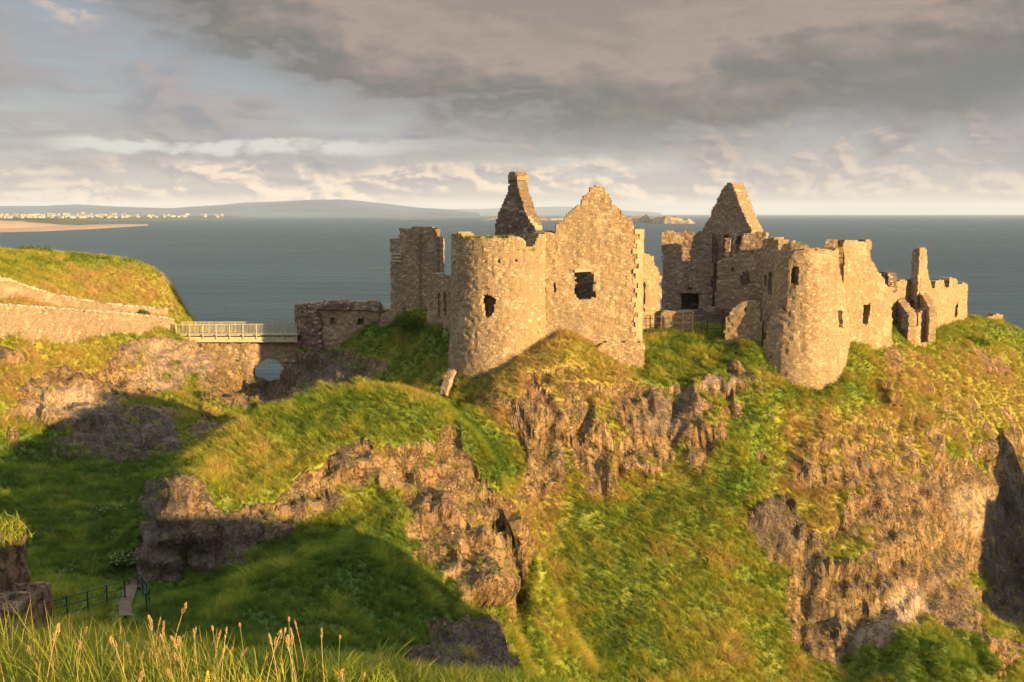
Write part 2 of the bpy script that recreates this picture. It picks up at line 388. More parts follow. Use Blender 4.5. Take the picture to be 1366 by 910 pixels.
# castle foot
LN += [[(597,490,87),(612,500,85.5),(640,495,84.5),(665,488,84.3),(700,468,85),(722,458,86),(738,440,86),(760,445,85),(800,470,85.2),(825,490,85),(857,503,84.8)],
 [(862,475,86),(868,450,90),(900,444,92),(965,444,92),(985,448,89.5),(1005,452,86),(1020,480,83.5),(1027,502,80.5),(1060,517,79),(1100,513,79),(1133,494,80.5),(1140,470,82.5),(1150,462,84.5),(1180,488,85),(1184,465,87),(1186,434,91),(1212,448,92),(1235,448,95),(1245,440,99),(1290,428,107),(1340,430,111),(1366,445,113)],
 [(590,540,79),(620,530,80),(660,510,81),(700,490,81.5),(735,465,83),(760,480,81.5),(800,500,81.5),(850,520,81),(880,490,85),(920,480,87),(980,470,88),(1008,500,82),(1030,530,77.5),(1080,535,76.5),(1140,520,78.5),(1200,490,85),(1260,470,95),(1320,460,104),(1366,470,108)],
 [(640,565,78),(690,545,79),(740,540,79),(800,540,79.5),(860,545,79.5),(900,530,81.5),(925,575,79),(1000,540,79.5),(1040,570,75.5),(1100,570,74.5),(1160,560,76.5),(1230,550,81.5),(1300,550,89),(1366,560,95)],
 [(680,620,76),(740,640,75.5),(800,610,77),(860,600,77.5),(920,600,77.5),(940,630,75.5),(990,610,76),(1040,630,73),(1100,630,72),(1160,620,73.5),(1220,620,76.5),(1290,620,81.5),(1340,620,87),(1366,610,91)],
 [(725,695,73),(780,670,74),(860,660,75),(930,650,75),(1000,670,73),(1050,690,70.5),(1110,690,70),(1170,690,71),(1230,690,73.5),(1285,690,77),(1315,680,83),(1366,690,93)],
 [(720,780,67),(800,760,68.5),(900,760,69),(1000,750,70),(1050,770,68.5),(1110,770,67.5),(1170,760,68.5),(1230,760,70.5),(1280,770,73),(1310,780,80),(1366,780,88)],
 [(700,880,60),(780,880,61),(870,880,62),(960,870,63.5),(1050,870,65.5),(1080,870,65.5),(1110,890,65.2),(1140,900,65.2),(1180,870,65.5),(1220,830,66.5),(1260,810,69),(1310,825,72),(1366,840,78)],
 [(1215,850,64),(1250,855,63.5),(1290,880,63.5),(1210,905,62.5),(1340,900,68)],
 [(700,960,55),(800,960,56),(950,960,58),(1100,960,61),(1250,960,60),(1400,960,64)],
 [(1450,480,108),(1450,600,98),(1450,750,92),(1500,900,80)]]
LN = [[(u, v, Y + 6.5 * sm(u, 985, 1060) * sm(v, 930, 530) * (1 - 0.25 * sm(u, 1180, 1300))) for u, v, Y in L] for L in LN]
LX += [[(5,47,-33),(15,46,-37),(30,48,-39),(45,50,-39),(60,60,-39)], [(80,80,-39),(80,104,-39),(84,128,-39),(66,138,-39),(40,140,-39),(20,132,-39),(0,130,-39),(-15,128,-38),(-27,131,-38)],
 [(-2,90,-10.2),(6,90,-9.8),(12,95,-10.9),(20,98,-11),(30,98,-11),(38,104,-11.5)], [(0,104,-10.5),(12,108,-11),(24,108,-11),(36,113,-12),(52,120,-13)], [(0,117,-15),(15,118,-15),(30,120,-15),(46,126,-16),(62,127,-18)]]
# slope left of the front tower and the gatehouse
LA, LN = LN, []
LN += [[(440,472,98.5),(470,455,98),(510,432,99),(560,430,97),(592,440,92)], [(470,480,95),(520,470,93),(560,465,91.5),(590,470,89)], [(430,505,93),(480,508,88),(540,515,84),(590,515,82.5)],
 [(400,470,101),(440,430,104),(510,418,104)]]
LX += [[(-13,72,-18.5),(-9,77,-18.5),(-5,80,-18),(-3,81,-17.5)]]
LN = [[(u, v, Y + 4.0 * sm(u, 520, 430) * sm(v, 540, 470) + 6.0 * sm(u, 602, 560) * sm(u, 420, 470) * sm(v, 425, 480)) for u, v, Y in L] for L in LN]
LA, LN = LA + LN, []
# mainland cliff, left
LN += [[(-60,480,82),(0,466,84.5),(80,469,89.5),(110,448,93),(180,441,97.5),(228,441,99.3),(240,452,99),(270,470,98.5),(330,472,99)],
 [(-60,540,78),(0,535,79),(40,525,81),(90,515,85),(150,525,86.5),(200,510,90),(235,500,92),(285,515,94.5),(308,545,92.5)],
 [(-60,610,73),(0,597,75),(60,602,76),(110,606,77),(180,602,78),(230,592,79.5),(275,584,81.5),(310,570,85),(330,555,89),(352,545,94),(390,535,96)],
 [(300,508,97),(322,535,98),(400,530,99),(420,505,98)],
 [(330,540,100.5),(360,530,102.5),(390,535,100.5)], [(325,512,104),(358,516,106),(392,510,104)],
 [(-60,405,84),(0,407,86.2),(80,414,92),(160,420,98),(232,425,102)], [(-60,402,88),(0,406,90),(80,416,95.9),(150,423,101.3),(224,428,105.3)], [(-60,360,92),(0,369,92.5),(60,392,97.5),(130,408,103),(222,417,105.5)],
 [(0,350,104),(100,372,108),(180,385,110),(215,395,109)], [(-60,334,118),(0,337,119),(60,339,120),(110,341,120),(150,352,119),(170,349,118),(190,349,116),(212,363,113),(232,398,110),(248,424,107)]]
LN = [[(u, v, Y + 6.5 * sm(u, 60, 240) * sm(v, 575, 470)) for u, v, Y in L] for L in LN]
LN = LA + LN
LX += [[(-29,116,-24),(-29,122,-31)], [(-75,150,-12),(-60,140,-12),(-45,130,-14)], [(-75,185,-39),(-55,165,-39),(-42,146,-38),(-36,130,-36)], [(-80,110,-4),(-85,90,-4),(-90,60,-8),(-90,30,-8)]]
# valley floor
LN += [[(-60,640,69),(0,640,69),(100,650,69),(200,645,70)], [(-60,710,58),(0,710,58),(100,710,59),(175,715,60)], [(0,790,46),(60,790,46),(150,790,47),(185,785,49)], [(100,750,52),(170,755,52.5)],[(20,680,62.5),(60,705,59),(110,722,57.5),(160,735,56)]]
LX += [[(-19.5,52,-18.9),(-21,58,-18.8),(-20,64,-18.8),(-17,69,-18.5)]]
# grassy mound
LN += [[(228,655,54.2),(243,622,57),(258,600,59),(300,574,62),(350,552,63.5),(400,530,65),(440,517,66),(480,513,66.5),(530,517,66.5),(570,530,66.5),(603,545,67)],
 [(300,640,57.5),(380,600,60.5),(480,560,63),(560,570,63)],
 [(214,672,52.9),(232,676,52.9),(280,680,53.2),(340,696,53.3),(400,685,54.8),(440,650,57),(470,610,59.3),(500,592,60.3),(528,610,60.3),(545,613,60.5)],
 [(192,780,52.2),(215,774,52.0),(250,771,52.2),(300,754,52.2),(340,730,52.6),(400,714,53.9),(435,692,55.8),(470,676,57.4),(500,655,58.6),(520,680,57.2)],
 [(535,690,55.8),(540,720,54.4),(560,752,53.4),(590,790,51.6),(625,815,51.2)],
 [(552,625,59.5),(550,680,56),(575,720,55),(610,760,53.5)], [(610,660,58),(660,720,56.5),(670,780,53.8)],
 [(603,545,67),(640,590,64.5),(690,660,60.8),(716,705,58.5),(706,775,55.8),(640,818,52.2)],
 [(645,590,75),(700,650,74.3),(730,700,72.3),(726,785,66.5),(665,835,60.5),(700,915,56.5)], [(618,560,76),(640,575,76.5)]]
# shaded slope this side of the mound
LN += [[(225,800,46.8),(350,790,45.8),(450,740,49),(520,735,51.5),(555,795,48.5)], [(300,850,40),(450,850,41.5),(540,850,43.5),(600,850,46.5)], [(220,880,33),(350,910,34),(450,910,36.5),(540,915,39)], [(150,830,41.5),(200,830,42)],
 [(545,880,41.3),(580,850,45.2),(620,835,48.3),(645,860,47.3),(678,915,44.6)]]
LX += [[(1.5,53.5,-26.5),(2.5,48,-27)]]
# headland the photograph is taken from, with unseen ground shaped to cast shade
LX += [[(-3,5.5,-2.85),(0,5.5,-3.0),(1,6,-3.7)], [(-4,9,-4.35),(-1,9,-4.4),(2,9,-5)], [(-9,16,-7.8),(-4,16,-7.7),(0,16,-8)], [(-14,24,-11.8),(-8,24,-11.6),(-2,24,-12)], [(-24,32,-14.8),(-17,32,-15.3),(-10,32,-15.0),(-5,32,-15)], [(-30,42,-17.6),(-21,42,-17.8)],
 [(-2,2.5,-2.1),(1,2.5,-2.6),(4,2.5,-3.4)], [(-3,0,-1.8),(0,0,-2.05),(3,0,-2.8)], [(6,-5,-3.2),(14,-14,-3.6),(25,-24,-5)], [(5,8,-5.5),(8,14,-8.5)], [(2,20,-11.5),(9,20,-13),(14,19,-12)], [(0,30,-17),(8,30,-21),(15,30,-26),(30,30,-30)], [(5,40,-25),(12,40,-30),(20,40,-35)],
 [(12,6,-5.2),(16,8,-6.2),(20,7,-6.8),(27,7,-9)], [(19,11,-7.6),(21.6,14.1,-8.0),(24,18,-9.2),(26,23,-10.7)], [(29.3,20.2,-14.4),(30,15.3,-15.2),(32.5,9,-14.8)], [(30,26,-22),(35,24,-25),(37,16,-22),(38,8,-20)], [(24,27,-17),(20,24,-15.0),(17,22,-13.6),(26,33,-26)],  # right spur out of view, shaped to throw shade across the mound's foot
 [(42,0,-16),(50,0,-38)], [(45,30,-39),(48,14,-39)],
 [(49,68,-32),(54,76,-22),(58,86,-17)], [(60,80,-26),(56,66,-38)],  # unseen buttress, added to shade the cleft at right
 [(-30,-30,-2),(0,-30,-2),(25,-30,-6),(40,-30,-14),(55,-30,-38)], [(-30,0,-3),(-15,3,-2.8),(-28,18,-7)], [(-40,-60,-2),(0,-60,-2),(40,-60,-12)], [(-60,0,-5),(-60,30,-10),(-50,55,-17)], [(70,0,-39),(70,40,-39)]]
def densify(pts, step):
    out = []
    for a, b in zip(pts[:-1], pts[1:]):
        n = max(1, int(np.linalg.norm(b - a) / step))
        for k in range(n): out.append(a + (b - a) * k / n)
    out.append(pts[-1]); return out
ctrl = []
for L in LN: ctrl += densify([P(*q) - np.array([0, 0, EYE]) for q in L], 2.2)
for L in LX: ctrl += densify([np.array(q, float) for q in L], 5.0)
keep = []
for c in ctrl:
    if all((c[0] - k[0]) ** 2 + (c[1] - k[1]) ** 2 > 0.36 for k in keep[-400:]) : keep.append(c)
ctrl = np.array(keep)
def kern(d): return d
D = np.sqrt(((ctrl[:, None, :2] - ctrl[None, :, :2]) ** 2).sum(-1))
n = len(ctrl); A = np.zeros((n + 3, n + 3)); A[:n, :n] = kern(D) - np.eye(n) * 0.06
A[:n, n] = 1; A[:n, n + 1:] = ctrl[:, :2] / 100; A[n, :n] = 1; A[n + 1:, :n] = ctrl[:, :2].T / 100
W = np.linalg.solve(A, np.concatenate([ctrl[:, 2], np.zeros(3)]))
def height(x, y):
    x = np.asarray(x, float).ravel(); y = np.asarray(y, float).ravel(); out = np.empty(len(x))
    for i in range(0, len(x), 20000):
        a, b = x[i:i + 20000], y[i:i + 20000]
        d = np.sqrt((a[:, None] - ctrl[None, :, 0]) ** 2 + (b[:, None] - ctrl[None, :, 1]) ** 2)
        out[i:i + 20000] = d @ W[:n] + W[n] + W[n + 1] * a / 100 + W[n + 2] * b / 100
    return np.maximum(out, -42.0) + EYE

NCD, NCO, NR = 740, 60, 600
th_d = np.radians(np.linspace(-33, 38, NCD))
th_l = np.radians(-33 - (np.linspace(0, 1, NCO + 1)[1:] ** 1.3) * 146.9)[::-1]; th_r = np.radians(38 + (np.linspace(0, 1, NCO + 1)[1:] ** 1.3) * 141.9)
TH = np.concatenate([th_l, th_d, th_r])
rc = np.exp(np.linspace(math.log(1.3), math.log(200), 420))
thc = np.concatenate([th_l, np.radians(np.linspace(-33, 38, 280)), th_r])
Hc = height(np.sin(thc)[:, None] * rc[None, :], np.cos(thc)[:, None] * rc[None, :]).reshape(len(thc), len(rc))
Hf = np.empty((len(TH), len(rc)))
for k in range(len(rc)): Hf[:, k] = np.interp(TH, thc, Hc[:, k])
rm = rc[1:] * 0.5 + rc[:-1] * 0.5
ds = np.sqrt(np.diff(rc)[None, :] ** 2 + np.diff(Hf, axis=1) ** 2) / rm[None, :] ** 0.85
ds[:, rm < 12] *= 0.45; ds[:, rm > 130] *= 0.5
cdf = np.concatenate([np.zeros((len(TH), 1)), np.cumsum(ds, 1)], 1); cdf /= cdf[:, -1:]
Rr = np.stack([np.interp(np.linspace(0, 1, NR), cdf[i], rc) for i in range(len(TH))])
ker = np.ones(9) / 9
Rs = np.stack([np.convolve(np.pad(Rr[:, j], 4, mode='edge'), ker, 'valid') for j in range(NR)], 1)
Zs = np.stack([np.interp(Rs[i], rc, Hf[i]) for i in range(len(TH))])
TV = np.stack([np.sin(TH)[:, None] * Rs, np.cos(TH)[:, None] * Rs, Zs], -1)           # (cols, rows, 3)
def grid_normals(V):
    du = np.gradient(V, axis=0); dv = np.gradient(V, axis=1); nn = np.cross(du, dv); nn /= np.linalg.norm(nn, axis=-1, keepdims=True) + 1e-9
    return np.where(nn[..., 2:3] < 0, -nn, nn)
TN = grid_normals(TV)
flat = TV.reshape(-1, 3); U_, V_ = project(flat); front = flat[:, 1] > 2
def ells(lst):
    s = np.zeros(len(flat))
    for (cu, cv, ru, rv, *r) in lst:
        a = R(r[0]) if r else 0; st = r[1] if len(r) > 1 else 1.0
        x = (U_ - cu) * math.cos(a) + (V_ - cv) * math.sin(a); y = -(U_ - cu) * math.sin(a) + (V_ - cv) * math.cos(a)
        s = np.maximum(s, st * sstep(np.sqrt((x / ru) ** 2 + (y / rv) ** 2), 1.25, 0.75))
    return s * front
ROCK = ells([(95,530,85,42,-10),(200,490,80,42,-10),(265,490,55,45),(175,580,130,38,-6),(8,478,26,14),(300,510,45,42),(230,460,40,14,0,.8),(350,500,70,55),(445,495,60,28),(20,570,14,40,0,.7),
 (218,735,32,60),(275,720,75,42,12),(345,700,60,30,-12),(415,665,60,34,-25),(470,620,36,34,-45),(515,625,22,28),(540,650,12,36),(205,690,16,50),
 (590,700,55,80),(655,745,58,62),(620,640,45,50),(600,590,18,30),(640,690,50,40),(690,760,22,40),(625,870,62,40,35),(575,880,40,30),
 (715,585,40,70),(705,640,30,30),(790,600,30,45),(840,540,28,34),(888,545,52,34),(860,605,40,34),(800,650,22,20,0,.8),(930,605,18,30),(960,515,30,18,-20),(985,500,18,22,0,.8),(770,530,26,30,0,.55),(745,585,14,40,0,.6),
 (1030,700,36,40),(1060,735,40,30),(1105,800,58,100),(1180,760,80,110),(1250,720,60,110),(1150,625,75,28,-15,.8),(1195,655,50,34,0,.9),(1285,670,45,60),(1340,720,42,130),(1290,790,50,55),(1190,500,16,46,0,.8),(1212,600,16,40,0,.75),(1330,600,34,18),(1090,600,20,14,0,.7),(1245,650,16,50,0,.8),(1320,480,40,10,30,.5),(1330,850,34,60,0,.7),
 (590,510,20,30,0,.4),(1130,600,150,75,0,.42),(1290,560,90,80,0,.36),(760,560,140,80,0,.50),(920,560,90,60,0,.42),(235,690,50,52),(560,640,40,60,0,.6),(270,530,110,50,0,.4),(330,600,60,20,0,.2),(470,492,50,16),(1010,500,20,24,0,.5)])
GRASSY = ells([(660,600,38,60,-30),(470,700,60,26,-25,.5),(1245,885,60,40,25),(1100,690,24,22,0,.5),(1130,720,40,30,0,.35),(640,555,30,20),(540,560,60,26),(1330,760,20,40,40,.5),(860,800,170,120),(110,480,40,20,0,.6),(250,545,14,40,10,.7),(330,470,0.1,0.1)])
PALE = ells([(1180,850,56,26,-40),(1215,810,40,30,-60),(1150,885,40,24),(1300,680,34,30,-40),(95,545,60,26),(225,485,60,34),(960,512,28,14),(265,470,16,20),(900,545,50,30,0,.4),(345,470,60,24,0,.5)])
BAS_SHADE = ells([(160,585,110,36),(215,720,50,80),(290,725,80,40),(620,870,70,50),(1030,700,40,45),(1345,740,34,110),(440,500,60,30),(430,670,50,24,0,.5),(890,555,40,26,0,.5),(380,500,60,50,0,.5),(1270,790,40,50,0,.5)])  # dark basalt; deepens the right cave's shadow by colour too
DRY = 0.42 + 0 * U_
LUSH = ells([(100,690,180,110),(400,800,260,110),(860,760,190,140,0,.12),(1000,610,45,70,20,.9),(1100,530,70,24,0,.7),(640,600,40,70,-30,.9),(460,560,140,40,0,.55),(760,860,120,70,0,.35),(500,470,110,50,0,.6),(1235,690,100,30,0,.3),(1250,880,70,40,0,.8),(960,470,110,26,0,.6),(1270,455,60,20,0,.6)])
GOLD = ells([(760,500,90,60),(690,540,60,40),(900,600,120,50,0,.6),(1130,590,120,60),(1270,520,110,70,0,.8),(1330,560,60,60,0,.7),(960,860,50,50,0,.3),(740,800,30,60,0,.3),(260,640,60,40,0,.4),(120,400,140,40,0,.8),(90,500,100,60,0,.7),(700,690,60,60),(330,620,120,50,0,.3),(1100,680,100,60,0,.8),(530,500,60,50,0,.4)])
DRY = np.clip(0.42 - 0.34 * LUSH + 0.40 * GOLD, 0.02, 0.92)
slope = 1 - TN.reshape(-1, 3)[:, 2]
RK = np.clip(np.maximum(ROCK, 0.75 * sstep(slope, 0.62, 0.85)) - 0.85 * GRASSY, 0, 1)
rr = Rs.ravel()
near = sstep(rr, 6, 30)
p = flat
patch = fbm(p / 2.6, 4, 51)
patch2 = fbm(p / 0.8, 3, 57)
mraw = RK + 1.15 * patch + 0.55 * patch2
rkn = sstep(mraw, 0.42, 0.60)                                  # broken rock edge for the relief
warp = np.stack([fbm(p / 3.0, 3, 71), fbm(p / 3.0, 3, 72), fbm(p / 3.0, 3, 73)], 1) * 2.2
q = (p + warp) * np.array([1, 1, 0.8])
disp_r = 2.5 * fbm(q / 5.0, 4, 3) + 0.85 * (ridged(q / 2.2, 3, 9) - 0.6) + 0.35 * fbm(q / 0.7, 3, 23)
isr = np.where((RK > 0.02) & (rr < 140))[0]; qb = p[isr] + warp[isr] * 0.35
for s_, am, sd in ((3.2, 0.95, 201), (1.5, 0.52, 211), (0.6, 0.20, 221)):
    vv, dv_ = worley(qb * np.array([1, 1, 1.15]) / s_, sd); disp_r[isr] += am * (vv - 0.5) - am * 0.45 * (dv_ - 0.5)
strata = np.abs(((p[:, 2] + 1.6 * fbm(p / 4, 2, 33)) / 1.15) % 1.0 - 0.5) - 0.25
disp_r += 0.75 * strata + 0.10 * (ridged((p + warp * 0.4) * np.array([1, 1, 0.3]) / 0.9, 2, 91) - 0.6)
disp_g = 0.9 * fbm(p / 4.5, 3, 5) + 0.5 * fbm(p / 1.3, 3, 41) + 0.22 * fbm(p / 0.45, 2, 45)
nearwall = ells([(665,480,75,20),(800,470,65,30),(1080,510,60,20),(1160,470,30,24),(910,440,60,10),(1240,440,60,16),(120,445,130,26),(120,415,130,20),(470,440,60,20)])
disp = (rkn * disp_r + (1 - rkn) * disp_g * (0.5 + 0.5 * sstep(slope, 0.02, 0.3))) * near * (1 - 0.6 * nearwall)
D2 = disp.reshape(TV.shape[:2])
for _ in range(1):
    Pd = np.pad(D2, 1, mode='edge'); D2 = (Pd[:-2, 1:-1] + Pd[2:, 1:-1] + Pd[1:-1, :-2] + Pd[1:-1, 2:] + 2 * D2) / 6
disp = np.where(rkn > 0.3, D2.ravel(), disp)
disp[rr > 150] *= 0.3
TD = (flat + TN.reshape(-1, 3) * disp[:, None]).reshape(TV.shape)
nc, nr = TD.shape[:2]
idx = np.arange(nc * nr).reshape(nc, nr)
f = np.stack([idx[:-1, :-1], idx[:-1, 1:], idx[1:, 1:], idx[1:, :-1]], -1).reshape(-1, 4)[:, ::-1]
me = npmesh('terrain', TD.reshape(-1, 3), f, True)
NZ = grid_normals(TD)[..., 2].ravel()
rkf = sstep(mraw - 0.42 * (sstep(NZ, 0.45, 0.88) - 0.30), 0.38, 0.58)
attr(me, 'rock', rkf); attr(me, 'dry', DRY); attr(me, 'pale', PALE * (0.6 + 0.8 * patch)); attr(me, 'basalt', BAS_SHADE)
fr2 = rkf.reshape(nc, nr); fq = (fr2[:-1, :-1] + fr2[1:, 1:]) * 0.5
me.polygons.foreach_set('use_smooth', (fq.ravel() < 0.5))
terrain = link('terrain', me, M['terrain']); terrain['kind'] = 'structure'
capv = np.concatenate([TD[:, 0], [[0, 0, TD[:, 0, 2].mean()]]])
kk = len(capv) - 1
me = npmesh('ground', capv - np.array([0, 0, 0.004]), np.array([[i, (i + 1) % kk, kk] for i in range(kk)])[:, ::-1], True)
attr(me, 'dry', np.full(len(capv), 0.3))
gr = link('ground', me, M['terrain']); gr['kind'] = 'structure'

# sea, beach, far shore
me = npmesh('sea', [(-34000, -3000, 0), (34000, -3000, 0), (34000, 24500, 0), (-34000, 24500, 0)], [(0, 1, 2, 3)])
o = link('sea', me, M['sea']); o['kind'] = 'structure'
def strip_land(name, prof, depth, mat, seed, rough=0.12, nu=160, nd=14, sub=None):
    """a rounded stretch of far land: prof = (u, v_foot, v_crest) along the shore, all standing on the sea"""
    us = np.linspace(prof[0][0], prof[-1][0], nu); pu = [q_[0] for q_ in prof]
    vf = np.interp(us, pu, [q_[1] for q_ in prof]); vc = np.interp(us, pu, [q_[2] for q_ in prof])
    V = []
    for u, a, b in zip(us, vf, vc):
        d = EYE / math.tan(PITCH_AT(a)); A_ = np.array([math.tan(math.atan((u - CU) / FPX)) * d, d, 0.0])
        hgt = EYE - math.tan(PITCH_AT(b)) * (d + depth * 0.5)
        for k in range(nd):
            t_ = k / (nd - 1); s_ = math.sin(min(1.0, t_ * 2) * math.pi / 2) if t_ <= 0.5 else math.cos((t_ - 0.5) * math.pi)
            V.append((A_[0] * (1 + depth * t_ / d), d + depth * t_, hgt * s_ - 2.0 * (k in (0, nd - 1))))
    V = np.array(V); big = max(30.0, depth * 0.12)
    V[:, 2] += np.where(V[:, 2] > 0.5, 1, 0) * V[:, 2] * (rough * 4 * fbm(V / big, 4, seed))
    i_ = np.arange(nu * nd).reshape(nu, nd)
    ff = np.stack([i_[:-1, :-1], i_[1:, :-1], i_[1:, 1:], i_[:-1, 1:]], -1).reshape(-1, 4)
    return link(name, npmesh(name, V, ff, True), mat)
def PITCH_AT(v): return PITCH + math.atan((v - CV) / FPX)          # angle below the horizon
HZ = HOR
def foot(dist): return CV + FPX * math.tan(math.atan(EYE / dist) - PITCH)
f18, f10, f24 = foot(18000), foot(11000), foot(20000)
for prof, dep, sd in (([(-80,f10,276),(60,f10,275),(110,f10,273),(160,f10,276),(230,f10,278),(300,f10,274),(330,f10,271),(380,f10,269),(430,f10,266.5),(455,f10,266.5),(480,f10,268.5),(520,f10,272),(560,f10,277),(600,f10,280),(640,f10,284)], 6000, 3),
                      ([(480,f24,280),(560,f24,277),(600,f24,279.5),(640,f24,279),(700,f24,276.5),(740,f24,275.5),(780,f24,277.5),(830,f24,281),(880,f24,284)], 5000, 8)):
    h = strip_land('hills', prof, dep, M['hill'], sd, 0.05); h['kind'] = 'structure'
o = strip_land('beach', [(-60,312,309),(0,310.5,305),(60,309,303),(120,306,300),(170,303,299),(205,301,300)], 500, M['sand'], 5, 0.02, 120); o['kind'] = 'structure'
o = strip_land('dunes', [(-60,304,289),(0,303.5,291),(20,303,292.5),(45,302,291),(70,301,291.5),(110,300,293),(140,299,296),(152,298.5,298)], 900, M['dune'], 6, 0.10, 140); o['kind'] = 'structure'
o = strip_land('sandhills', [(-60,306,292),(0,306,294),(25,305.5,294.5),(50,304.5,297),(90,303,300),(120,302,301.5)], 260, M['sand'], 16, 0.10, 120); o['kind'] = 'structure'
o = strip_land('headland', [(-60,293.5,289),(0,293.5,289),(100,293.5,289.5),(170,293,289.5),(230,292,288.5),(280,291.5,288),(312,291.2,287.6),(325,291,289.5),(345,291,290.6)], 1200, M['dune'], 7, 0.03, 200); o['kind'] = 'structure'
for prof, dep, sd, nm in (([(646,293.5,292.5),(655,293.5,290.5),(664,293.5,289),(700,294,290),(735,294,291),(758,293.5,290.5),(770,293.5,292.8)], 140, 21, 1), ([(826,297.5,296),(835,297.5,290),(853,297.5,288.5),(862,297.5,288),(866,298,292),(885,298.5,289.5),(892,298.5,288.8),(905,298.5,290.5),(916,298.5,291.5),(921,298.3,294),(926,298.2,298)], 90, 22, 2), ([(520,292.6,292.1),(550,292.6,291.6),(575,292.7,291.8),(592,292.7,292.4)], 100, 23, 3)):
    o = strip_land('islet', prof, dep, M['island'], sd, 0.30, 160); o['kind'] = 'structure'
# haze: closed box of even air round everything
hm = bpy.data.materials.new('sea air'); hm.use_nodes = True; t = NT(hm.node_tree); t.n.clear()
pv = t.new('ShaderNodeVolumePrincipled'); pv.inputs['Color'].default_value = (0.66, 0.80, 1.0, 1); pv.inputs['Density'].default_value = 3.0e-5; pv.inputs['Anisotropy'].default_value = 0.0
ho = t.new('ShaderNodeOutputMaterial'); t.l.new(pv.outputs[0], ho.inputs['Volume'])
hb = MB().box((0, 15050, 170), (68400, 36500, 350)).build('haze', hm); hb.location.z = 0; hb['kind'] = 'stuff'
# ------------------------------------------------------------------ grass blade meshes
def blades(name, base, hgt, lean, wid, dry, shade, mat, parent=None, seg=4, kind=None):
    """one mesh of tapering bent blades: base (n,3), hgt (n), lean (n,2) horizontal tip shift as a share of the height"""
    n_ = len(base); base = np.asarray(base); ang = RNG.uniform(0, 2 * math.pi, n_)
    side = np.stack([np.cos(ang), np.sin(ang), np.zeros(n_)], 1) * (np.asarray(wid) * 0.5)[:, None]
    V = np.empty((n_, seg + 1, 2, 3)); tip = np.empty((n_, seg + 1, 2))
    for k in range(seg + 1):
        t_ = k / seg
        c = base + np.stack([lean[:, 0] * t_ ** 1.9, lean[:, 1] * t_ ** 1.9, t_ * (1 - 0.28 * t_ * np.minimum(1.2, np.hypot(lean[:, 0], lean[:, 1])))], 1) * hgt[:, None]
        w_ = (1 - t_) ** 0.7 * 0.95 + 0.05
        V[:, k, 0] = c - side * w_; V[:, k, 1] = c + side * w_; tip[:, k] = t_
    i_ = np.arange(n_ * (seg + 1) * 2).reshape(n_, seg + 1, 2)
    F = np.stack([i_[:, :-1, 0], i_[:, :-1, 1], i_[:, 1:, 1], i_[:, 1:, 0]], -1).reshape(-1, 4)
    me = npmesh(name, V.reshape(-1, 3), F, False)
    k2 = (seg + 1) * 2
    attr(me, 'tip', tip); attr(me, 'dryness', np.repeat(dry, k2)); attr(me, 'shade', np.repeat(shade, k2))
    o = link(name, me, mat, parent)
    if kind: o['kind'] = kind
    return o
def turf(name, pts, parent, n=260, spread=0.45, h=0.35, dry=0.35):
    """shaggy turf along a line of world points"""
    pts = np.array(pts); k = RNG.uniform(0, len(pts) - 1.001, n); i_ = k.astype(int); fr = (k - i_)[:, None]
    b = pts[i_] * (1 - fr) + pts[i_ + 1] * fr + np.concatenate([RNG.normal(0, spread, (n, 2)), np.full((n, 1), -0.10)], 1)
    return blades(name, b, RNG.uniform(0.4, 1.2, n) * h, RNG.normal(0, 0.6, (n, 2)), np.full(n, 0.05), np.clip(RNG.normal(dry, 0.15, n), 0, 1), RNG.uniform(0, 1, n), M['nearblade'], parent, 3, 'stuff')

